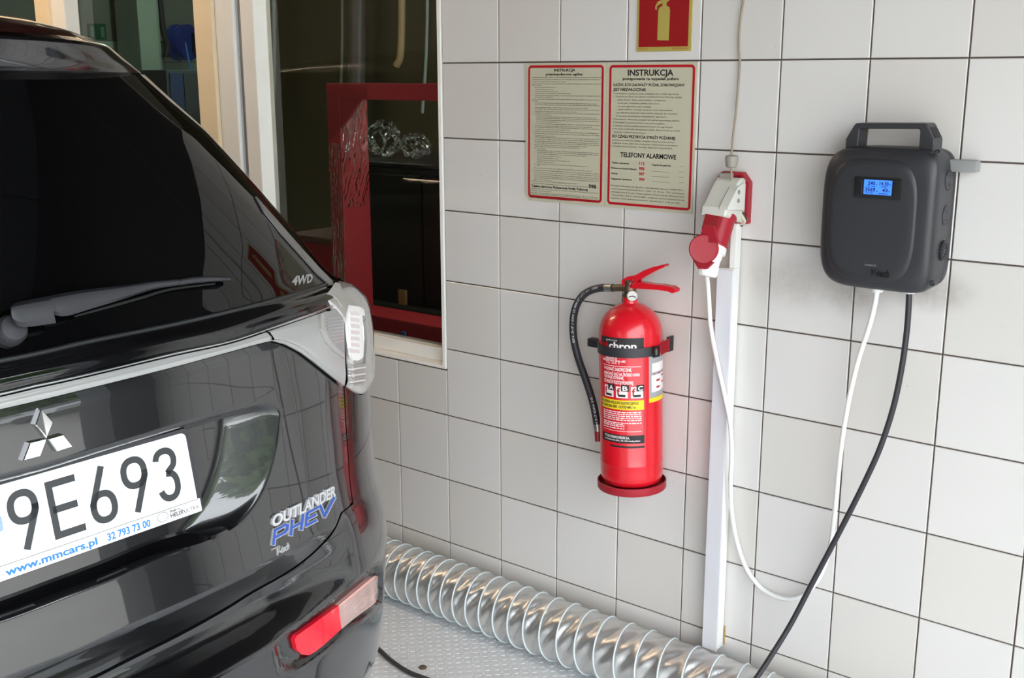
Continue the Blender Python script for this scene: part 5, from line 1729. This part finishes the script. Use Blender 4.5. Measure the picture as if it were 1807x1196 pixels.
# film wound around corner and post: crumpled skin just off the steel
r3 = np.random.default_rng(4)
def film(rect_pts, seed, nu=44, nv=60, amp=.005):
    r_ = np.random.default_rng(seed)
    a, b, c, d = [np.array(p) for p in rect_pts]
    nrm = np.cross(b - a, d - a); nrm /= np.linalg.norm(nrm)
    U, V_ = np.meshgrid(np.linspace(0, 1, nu), np.linspace(0, 1, nv), indexing='ij')
    from mathutils import noise as _n
    h = np.zeros_like(U)
    for i_ in range(nu):
        for j_ in range(nv):
            u_, v_ = U[i_, j_], V_[i_, j_]
            w_ = 1.6 * _n.noise(Vector((u_ * 2, v_ * 2, seed)))
            r_1 = 1 - abs(_n.noise(Vector((u_ * 3.2 + v_ * 1.5 + w_, v_ * 9 - u_ * 4 + w_, seed * 3.1)))) * 2.2
            r_2 = 1 - abs(_n.noise(Vector((u_ * 7 - v_ * 3, v_ * 6 + u_ * 5 + w_, seed * 7.7)))) * 2.2
            h[i_, j_] = max(r_1, 0) ** 6 + .6 * max(r_2, 0) ** 8
    h = h * amp + .002
    P = a[None, None] * ((1 - U) * (1 - V_))[..., None] + b * (U * (1 - V_))[..., None] + c * (U * V_)[..., None] + d * ((1 - U) * V_)[..., None] + nrm * h[..., None]
    i = np.arange(nu * nv).reshape(nu, nv)
    F = np.stack([i[:-1, :-1], i[1:, :-1], i[1:, 1:], i[:-1, 1:]], -1).reshape(-1, 4)
    return P.reshape(-1, 3).tolist(), F.tolist()
mb = MB()
mb.add(*film([(fx0, fy0, fz1 - .20), (fx0 + .20, fy0, fz1 - .05), (fx0 + .20, fy0, fz1), (fx0, fy0, fz1)], 1))
mb.add(*film([(fx0 + pw, fy1, fz1 - .42), (fx0 + pw, fy0, fz1 - .42), (fx0 + pw, fy0, fz1 - .06), (fx0 + pw, fy1, fz1 - .06)][::-1], 2))
mb.add(*film([(fx0, fy0, fz0 + .05), (fx0 + pw, fy0, fz0 + .05), (fx0 + pw, fy0, fz1 - .2), (fx0, fy0, fz1 - .2)], 3, amp=.004))
mb.build('stretch_film', M_film, fr, smooth='all')

rb = thing('red_steel_crate', 'smaller red steel box low behind the film wrapped frame', 'crate', (-1.45, .9, .3))
mb = MB(); mb.box(-1.62, -1.345, .80, 1.05, .3, .866, .003); mb.build('body', M_fr, rb)
mb = MB(); mb.box(-1.63, -1.335, .79, 1.06, .866, .892, .004); mb.build('lid', mat('dusty_red_lid', (132, 92, 84), rough=.6), rb)
mb = MB(); mb.box(-1.60, -1.36, .82, 1.03, 0, .3); mb.build('foot', M_under, rb)

M_cab = mat('black_cabinet', (34, 32, 31), rough=.45, var=.1)
cb = thing('black_cabinet', 'black cabinet inside the red frame with crumpled film on top', 'cabinet', (-.85, .9, 0))
mb = MB(); mb.box(-1.15, -.2, .62, 1.2, .0, 1.225, .004); mb.build('body', M_cab, cb)
mb = MB(); mb.box(-1.15, -.2, .61, 1.2, 1.225, 1.243, .004); mb.build('top', mat('cabinet_top', (44, 40, 40), rough=.3), cb)
mb = MB(); mb.box(-1.12, -.66, .605, .62, .70, 1.2, .004); mb.build('door', M_cab, cb)
mb = MB(); mb.box(-.65, -.23, .605, .62, .70, 1.2, .004); mb.build('door', M_cab, cb)
M_crk = glass_mat('crumpled_film', (0.80, 0.82, 0.82), 1.0, 0.12, 1.6)
def crumple(name, label, c, r, seed):
    bm = bmesh.new(); bmesh.ops.create_icosphere(bm, subdivisions=4, radius=1)
    r_ = np.random.default_rng(seed); K = r_.normal(0, 1, (10, 3)); ph_ = r_.uniform(0, 6, 10)
    for v in bm.verts:
        d = np.array(v.co); s_ = 0
        for i in range(10): s_ += abs(math.sin(K[i] @ d * 3.2 + ph_[i]))
        k = .55 + .075 * s_
        v.co = Vector((c[0] + d[0] * r[0] * k, c[1] + d[1] * r[1] * k, c[2] + d[2] * r[2] * k))
    bm.verts.index_update()
    V = [tuple(v.co) for v in bm.verts]; F = [[v.index for v in f.verts] for f in bm.faces]; bm.free()
    return tag(new_obj(name, V, F, M_crk), label, 'plastic film')
crumple('plastic_film', 'crumpled ball of clear film on the cabinet, nearer the red post', (-1.035, .80, 1.312), (.074, .06, .066), 21)
crumple('plastic_film', 'crumpled piece of clear film on the cabinet, farther from the red post', (-.865, .80, 1.291), (.064, .05, .046), 22)

# items low at the right of the pane
b_ = thing('cardboard_offcut', 'small tan cardboard piece lying low behind the pane', 'cardboard', (-.5, .7, 0))
p = wy(713, 527, .60)
mb = MB(); mb.box(p[0] - .016, p[0] + .018, .585, .60, p[2] - .035, p[2] + .035, .002); mb.build('board', mat('cardboard', (190, 150, 96), rough=.8), b_)
mb = MB(); mb.box(p[0] - .2, p[0] + .5, .55, .60, p[2] - .15, p[2] - .02, .003); mb.build('tray', mat('dark_green_tray', (64, 74, 70), rough=.5), b_)
p = wy(712, 590, .25)
bt_ = thing('blue_clip', 'small blue plastic clip at the bottom of the window pane', 'clip', (float(p[0]), .25, .70))
mb = MB(); mb.box(p[0] - .006, p[0] + .008, .245, .255, p[2] - .010, p[2] + .010, .001); mb.build('clip', mat('blue_plastic', (40, 110, 190), rough=.4), bt_)
sv = thing('window_shelf', 'dark shelf carrying the red frame just inside the window', 'shelf', (-.3, .3, 0))
mb = MB(); mb.box(-1.0, .4, .20, .5, .64, .674, .002); mb.build('board', mat('dark_shelf', (52, 54, 52), rough=.5), sv)
for x in (-.9, .3):
    mb = MB(); mb.box(x - .03, x + .03, .25, .45, 0, .64, .002); mb.build('leg', M_under, sv)

# dark sheet stands for shade and reflection; hanging rods imitate light streaks
pt = thing('shade_sheet', 'dark olive sheet added for shade and dark reflections behind the red frame', 'partition', (-1.6, 2.4, 0))
px0 = float(wy(478, 200, 2.4)[0])
for i in range(6):
    x = px0 + i * .82
    mb = MB(); mb.box(x, x + .80, 2.4, 2.45, 0, 3.0, .006); mb.build('panel', M_olive, pt)
for i, (u, w, m_) in enumerate(((487, .012, 0), (608, .010, 0), (634, .05, 1), (712, .02, 2), (757, .009, 0))):  # rods shaped after reflected light streaks in the pane
    p0 = wy(u, 60, 2.2)
    nm = ('reflection_streak', 'wide_reflection', 'cream_reflection', 'dark_reflection')[m_]
    lb = ('thin pale streak standing for a reflection, left edge of the dark sheet', 'thin pale streak standing for a reflection, left of the wide grey one', 'wide grey streak standing for a reflection before the dark sheet', 'cream streak standing for a reflection above the red frame', 'thin pale streak standing for a reflection, nearest the tiled wall', 'slim dark streak left of the pale reflections')[i]
    cl = [(150, 165, 160), (96, 92, 88), (178, 160, 118), (70, 66, 52)][m_]
    o = thing(nm, lb, 'pipe' if m_ < 2 else 'strap', (float(p0[0]), 2.2, 1.3))
    mb = MB(); mb.tube(catmull([(p0[0], 2.2, 3.2), (p0[0], 2.2, 2.2), (p0[0] - .02, 2.2, 1.7), (p0[0] - .06, 2.2, 1.35 if i != 3 else 1.6)], 5), w, 10); mb.build('run', mat(nm + '_grey%d' % i, cl, rough=.35), o, smooth=True)

# far end of the workshop: tiles, post, notice, hose reel, exit sign, extinguisher
xw = XF
mb = MB(); 
M_wt = mat('far_white_tile', (176, 190, 178), rough=.3, var=.03)
mb.box(xw, xw + .012, .25, 8.39, 0, 1.90); td = mb.build('trim_1', mat('far_grout', (90, 96, 90), rough=.8), kind='structure')
cache = None
for i in range(19):
    for k in range(9):
        y = .28 + i * .205 + 3.6 if False else 4.25 + i * .205; z = .05 + k * .205
        if cache is None:
            m2 = MB(); m2.box(0, .006, -.1, .1, -.1, .1, .001); cache = m2.build('tile', M_wt, td).data
            o = bpy.data.objects['tile'] if False else None
            first = [q for q in td.children][-1]; first.location = (xw + .012, y, z + .1)
        else:
            o = bpy.data.objects.new('tile', cache); COL.objects.link(o); o.parent = td; o.location = (xw + .012, y, z + .1)
po = thing('pale_post', 'pale square post at the far wall behind the car roof', 'post', (xw + .3, 4.7, 0))
mb = MB(); mb.box(xw + .1, xw + .5, 4.36, 4.58, 0, 3.5, .01); mb.build('shaft', mat('pale_green_paint', (168, 180, 166), rough=.5), po)
mb = MB(); mb.box(xw + .1, xw + .42, 4.60, 4.66, 0, 3.5, .01); mb.build('channel', mat('pale_green_paint2', (150, 162, 150), rough=.5), po)
mb = MB(); mb.box(xw + .05, xw + .12, 4.665, 4.93, 1.9, 3.5, .01); mb.build('back_panel', mat('pale_mint_panel', (178, 200, 186), rough=.5), po)
nt_ = thing('paper_notice', 'white paper notice with yellow border on the far post', 'notice', (xw + .2, 4.8, 1.9))
mb = MB(); mb.box(xw + .125, xw + .128, 4.67, 4.90, 1.96, 2.55); mb.build('border', mat('notice_yellow', (200, 206, 90), rough=.6), nt_)
mb = MB(); mb.box(xw + .129, xw + .132, 4.68, 4.88, 1.99, 2.54); mb.build('sheet', mat('notice_white', (200, 208, 200), rough=.6), nt_)
mb = MB()
for k in range(11): mb.box(xw + .132, xw + .1325, 4.70, 4.70 + r2.uniform(.1, .17), 2.04 + k * .045, 2.055 + k * .045)
mb.build('print', M_ink_grey, nt_)
hh = thing('black_hose', 'thick black hose hanging down the far post', 'hose', (xw + .3, 4.77, 1.7))
mb = MB(); mb.tube(catmull([(xw + .3, 4.75, 3.4), (xw + .3, 4.76, 2.4), (xw + .3, 4.78, 2.0), (xw + .3, 4.82, 1.86), (xw + .3, 4.79, 1.74)], 6), .033, 10); mb.tube(catmull([(xw + .28, 4.79, 1.76), (xw + .28, 4.74, 1.70), (xw + .28, 4.69, 1.68)], 5), .012, 8); mb.tube(catmull([(xw + .28, 4.80, 1.76), (xw + .28, 4.88, 1.85), (xw + .28, 4.91, 1.95)], 5), .010, 8); mb.build('run', M_black_rub, hh, smooth=True)
re_ = thing('hose_reel', 'blue hose reel with light blue hose on the far wall', 'hose reel', (xw + .1, 5.14, 1.7))
M_bl = mat('reel_blue', (34, 52, 140), rough=.35, var=.1)
rc = Vector((xw + .26, 5.03, 1.885))
mb = MB(); mb.lathe([(.06, -.10), (.185, -.09), (.19, -.05), (.17, -.04), (.17, .03), (.19, .04), (.185, .09), (.05, .10)], 32, rc + Vector((0, 0, 0)), (.93, .36, 0)); mb.build('drum', M_bl, re_, smooth=True)
mb = MB(); mb.box(rc.x + .05, rc.x + .14, rc.y + .06, rc.y + .13, rc.z - .10, rc.z + .10, .01); mb.build('guide', mat('reel_dark', (18, 22, 48), rough=.4), re_)
mb = MB(); mb.tube(catmull([rc + Vector((.12, -.05, -.0)), rc + Vector((.10, .02, -.3)), rc + Vector((.08, .10, -.5)), rc + Vector((.1, .11, -.2)), rc + Vector((.12, .10, .0))], 6), .010, 8); mb.build('hose', mat('light_blue_hose', (84, 150, 214), rough=.4), re_, smooth=True)
mb = MB(); mb.box(xw + .01, xw + .12, rc.y - .05, rc.y + .05, rc.z - .1, rc.z + .1); mb.build('bracket', M_under, re_)
es = thing('exit_sign', 'small green emergency exit sign high on the far wall', 'sign', (xw + .02, 4.2, 1.9))
mb = MB(); mb.box(xw + .012, xw + .02, 4.10, 4.295, 1.905, 2.058); mb.build('board', mat('exit_green', (20, 82, 52), rough=.5), es)
mb = MB(); mb.box(xw + .02, xw + .021, 4.125, 4.155, 1.925, 2.03); mb.box(xw + .02, xw + .021, 4.235, 4.275, 1.925, 2.03); mb.build('pictogram', mat('exit_pale', (92, 132, 106), rough=.5), es)
e2 = thing('fire_extinguisher', 'small distant red extinguisher on the far wall beyond the mullion', 'fire extinguisher', (xw + .1, 6.21, 1.3))
mb = MB(); mb.lathe([(.05, 0), (.06, .02), (.06, .27), (.04, .31), (.02, .33), (.02, .36)], 20, (xw + .09, 6.21, 1.3)); mb.build('cylinder', M_red, e2, smooth=True)
mb = MB(); mb.box(xw + .10, xw + .152, 6.16, 6.255, 1.39, 1.43, .004); mb.build('label', mat('far_label', (190, 170, 90), rough=.5), e2)
mb = MB(); mb.box(xw + .07, xw + .11, 6.15, 6.27, 1.655, 1.68, .004); mb.build('valve', M_black_pl, e2)
bx = thing('tool_trolley', 'black tool trolley with papers on top beyond the window', 'trolley', (-6.0, 4.3, 0))
mb = MB(); mb.box(-6.3, -5.9, 3.7, 4.34, .0, 1.06, .01); mb.build('body', M_cab, bx)
mb = MB(); mb.box(-6.28, -5.94, 3.8, 4.32, 1.062, 1.075, .002); mb.build('papers', mat('trolley_papers', (190, 190, 184), rough=.6), bx)
mb = MB(); mb.box(-5.90, -5.885, 4.24, 4.30, .75, 1.08, .004); mb.build('handle', M_frame_tan, bx)
b3 = thing('grey_locker', 'grey and blue locker below the hose reel', 'locker', (-7.2, 4.2, 0))
mb = MB(); mb.box(-7.4, -7.0, 3.95, 4.45, 0, 1.60, .01); mb.build('body', mat('locker_grey', (92, 96, 100), rough=.45), b3)
mb = MB(); mb.box(-6.999, -6.985, 3.98, 4.12, .1, 1.57, .003); mb.build('door', mat('locker_blue', (70, 84, 128), rough=.45), b3)
mb = MB(); mb.box(-6.999, -6.985, 4.13, 4.43, .1, 1.57, .003); mb.build('door', mat('locker_dark', (84, 86, 90), rough=.45), b3)

# ================================================================== LAMPS
def tube_lamp(name, label, x, y, z, L, e, col):
    t = thing(name, label, 'lamp', (x, y, z), 'ceiling tube lamps')
    mb = MB(); mb.box(x - L / 2, x + L / 2, y - .07, y + .07, z, z + .06, .006); mb.build('housing', M_white_pl, t)
    m_ = mat('lamp_tube_glow_%s' % name, (255, 240, 215), rough=.4, emit=col, estr=e)
    mb = MB(); mb.tube([(x - L / 2 + .03, y, z - .015), (x + L / 2 - .03, y, z - .015)], .018, 12); mb.build('tube', m_, t, smooth=True)
tube_lamp('ceiling_lamp', 'warm fluorescent tube lamp over the car', -2.0, -0.95, 2.95, 1.5, 74.0, (255, 224, 190))
tube_lamp('ceiling_lamp', 'warm fluorescent tube lamp over the rear of the garage', -4.8, -2.6, 3.3, 1.5, 40.0, (255, 226, 194))
tube_lamp('ceiling_lamp', 'neutral tube lamp added just inside the window to brighten the red frame', .6, 1.3, 3.2, 1.5, 40.0, (255, 240, 220))  # no lamp known here; added to lift the red frame
tube_lamp('ceiling_lamp', 'cool tube lamp added to light the workshop behind the window', -6.2, 4.2, 3.3, 1.5, 60.0, (225, 255, 235))  # unseen lamp, added because the inner room came out too dark

# ================================================================== YARD (seen only as reflections)
M_leaf = mat('leaf_green', (86, 118, 52), rough=.6, var=.35, nscale=1.6)
M_bark = mat('bark', (84, 70, 56), rough=.9)
def tree(x, y, h, seed, label):
    t = thing('tree', label, 'tree', (x, y, 0), 'trees beyond the yard')
    r_ = np.random.default_rng(seed)
    mb = MB(); mb.tube([(x, y, 0), (x + .1, y, h * .3), (x, y + .1, h * .55)], [.22, .16, .08], 8); mb.build('trunk', M_bark, t, smooth=True)
    V, F = [], []
    n = 2600
    d = r_.normal(0, 1, (n, 3)); d /= np.linalg.norm(d, axis=1, keepdims=True)
    rad = r_.uniform(.55, 1.0, n)
    c = np.array([x, y, h * .54]) + d * rad[:, None] * np.array([h * .30, h * .31, h * .44])
    a = r_.normal(0, 1, (n, 3)); b = r_.normal(0, 1, (n, 3))
    a = a / np.linalg.norm(a, axis=1, keepdims=True) * .30; b = b / np.linalg.norm(b, axis=1, keepdims=True) * .30
    V = np.stack([c - a, c + b, c + a, c - b], 1).reshape(-1, 3); F = np.arange(4 * n).reshape(n, 4)
    new_obj('foliage', V, F, M_leaf, t, kind='stuff')
for i, (x, y, h) in enumerate(((12, 3.2, 7.4), (13, 8.6, 8.2), (14.5, 14.4, 7.8), (30, -9, 5.0), (31, -3, 5.2))):
    tree(x, y, h, 40 + i, 'leafy green tree across the yard, ' + ('nearest the tiled wall', 'second from the tiled wall', 'third from the tiled wall', 'far off and leftmost', 'far off behind the parked cars')[i])
def parked(x, y, rgb, label, rz):
    c = thing('car', label, 'car', (x, y, 0))
    c.rotation_euler = (0, 0, rz)
    m_ = mat('yard_car_paint_%d' % rgb[0], rgb, rough=.25, coat=.8)
    prof = [(-2.1, .35), (-2.15, .75), (-1.95, .92), (-1.45, .97), (-.75, 1.42), (.7, 1.46), (1.5, 1.0), (2.05, .88), (2.12, .6), (2.08, .32)]
    def ring(s_, k): return [(p[0] * (1 - .015 * k), s_ * (.86 - .04 * k - (.14 if p[1] > 1.2 else 0)), p[1]) for p in prof]
    mb = MB(); mb.rings([ring(-1, 1), ring(-1, 0), ring(1, 0), ring(1, 1)])
    ob = new_obj('body', mb.v, mb.f, m_, c, smooth=True); ob.location = (0, 0, 0)
    mb = MB()
    for s_ in (-1, 1):
        mb.add([(-1.2, s_ * .87, 1.0), (1.25, s_ * .87, 1.0), (.62, s_ * .735, 1.38), (-.7, s_ * .735, 1.36)], [(0, 1, 2, 3)])
    mb.add([(-1.52, -.7, .99), (-1.52, .7, .99), (-.82, .62, 1.40), (-.82, -.62, 1.40)], [(0, 1, 2, 3)])
    mb.add([(1.56, -.7, 1.01), (1.56, .7, 1.01), (.78, .62, 1.44), (.78, -.62, 1.44)], [(0, 1, 2, 3)])
    ob = new_obj('windows', mb.v, mb.f, M_dglass, c); ob.location = (0, 0, 0)
    for wx_ in (-1.3, 1.3):
        for s_ in (-1, 1):
            mb = MB(); mb.lathe([(.2, 0), (.31, 0), (.32, .02), (.32, .17), (.31, .19), (.18, .18), (.03, .17)], 24, (wx_, s_ * .68, .32), (0, s_, 0)); ob = mb.build('wheel', M_tyre, c, smooth=True); ob.location = (0, 0, 0)
parked(8.2, 2.4, (226, 228, 230), 'white car parked in the yard outside the gate', .12)
parked(8.8, 5.4, (170, 174, 178), 'silver car parked in the yard outside the gate', .05)
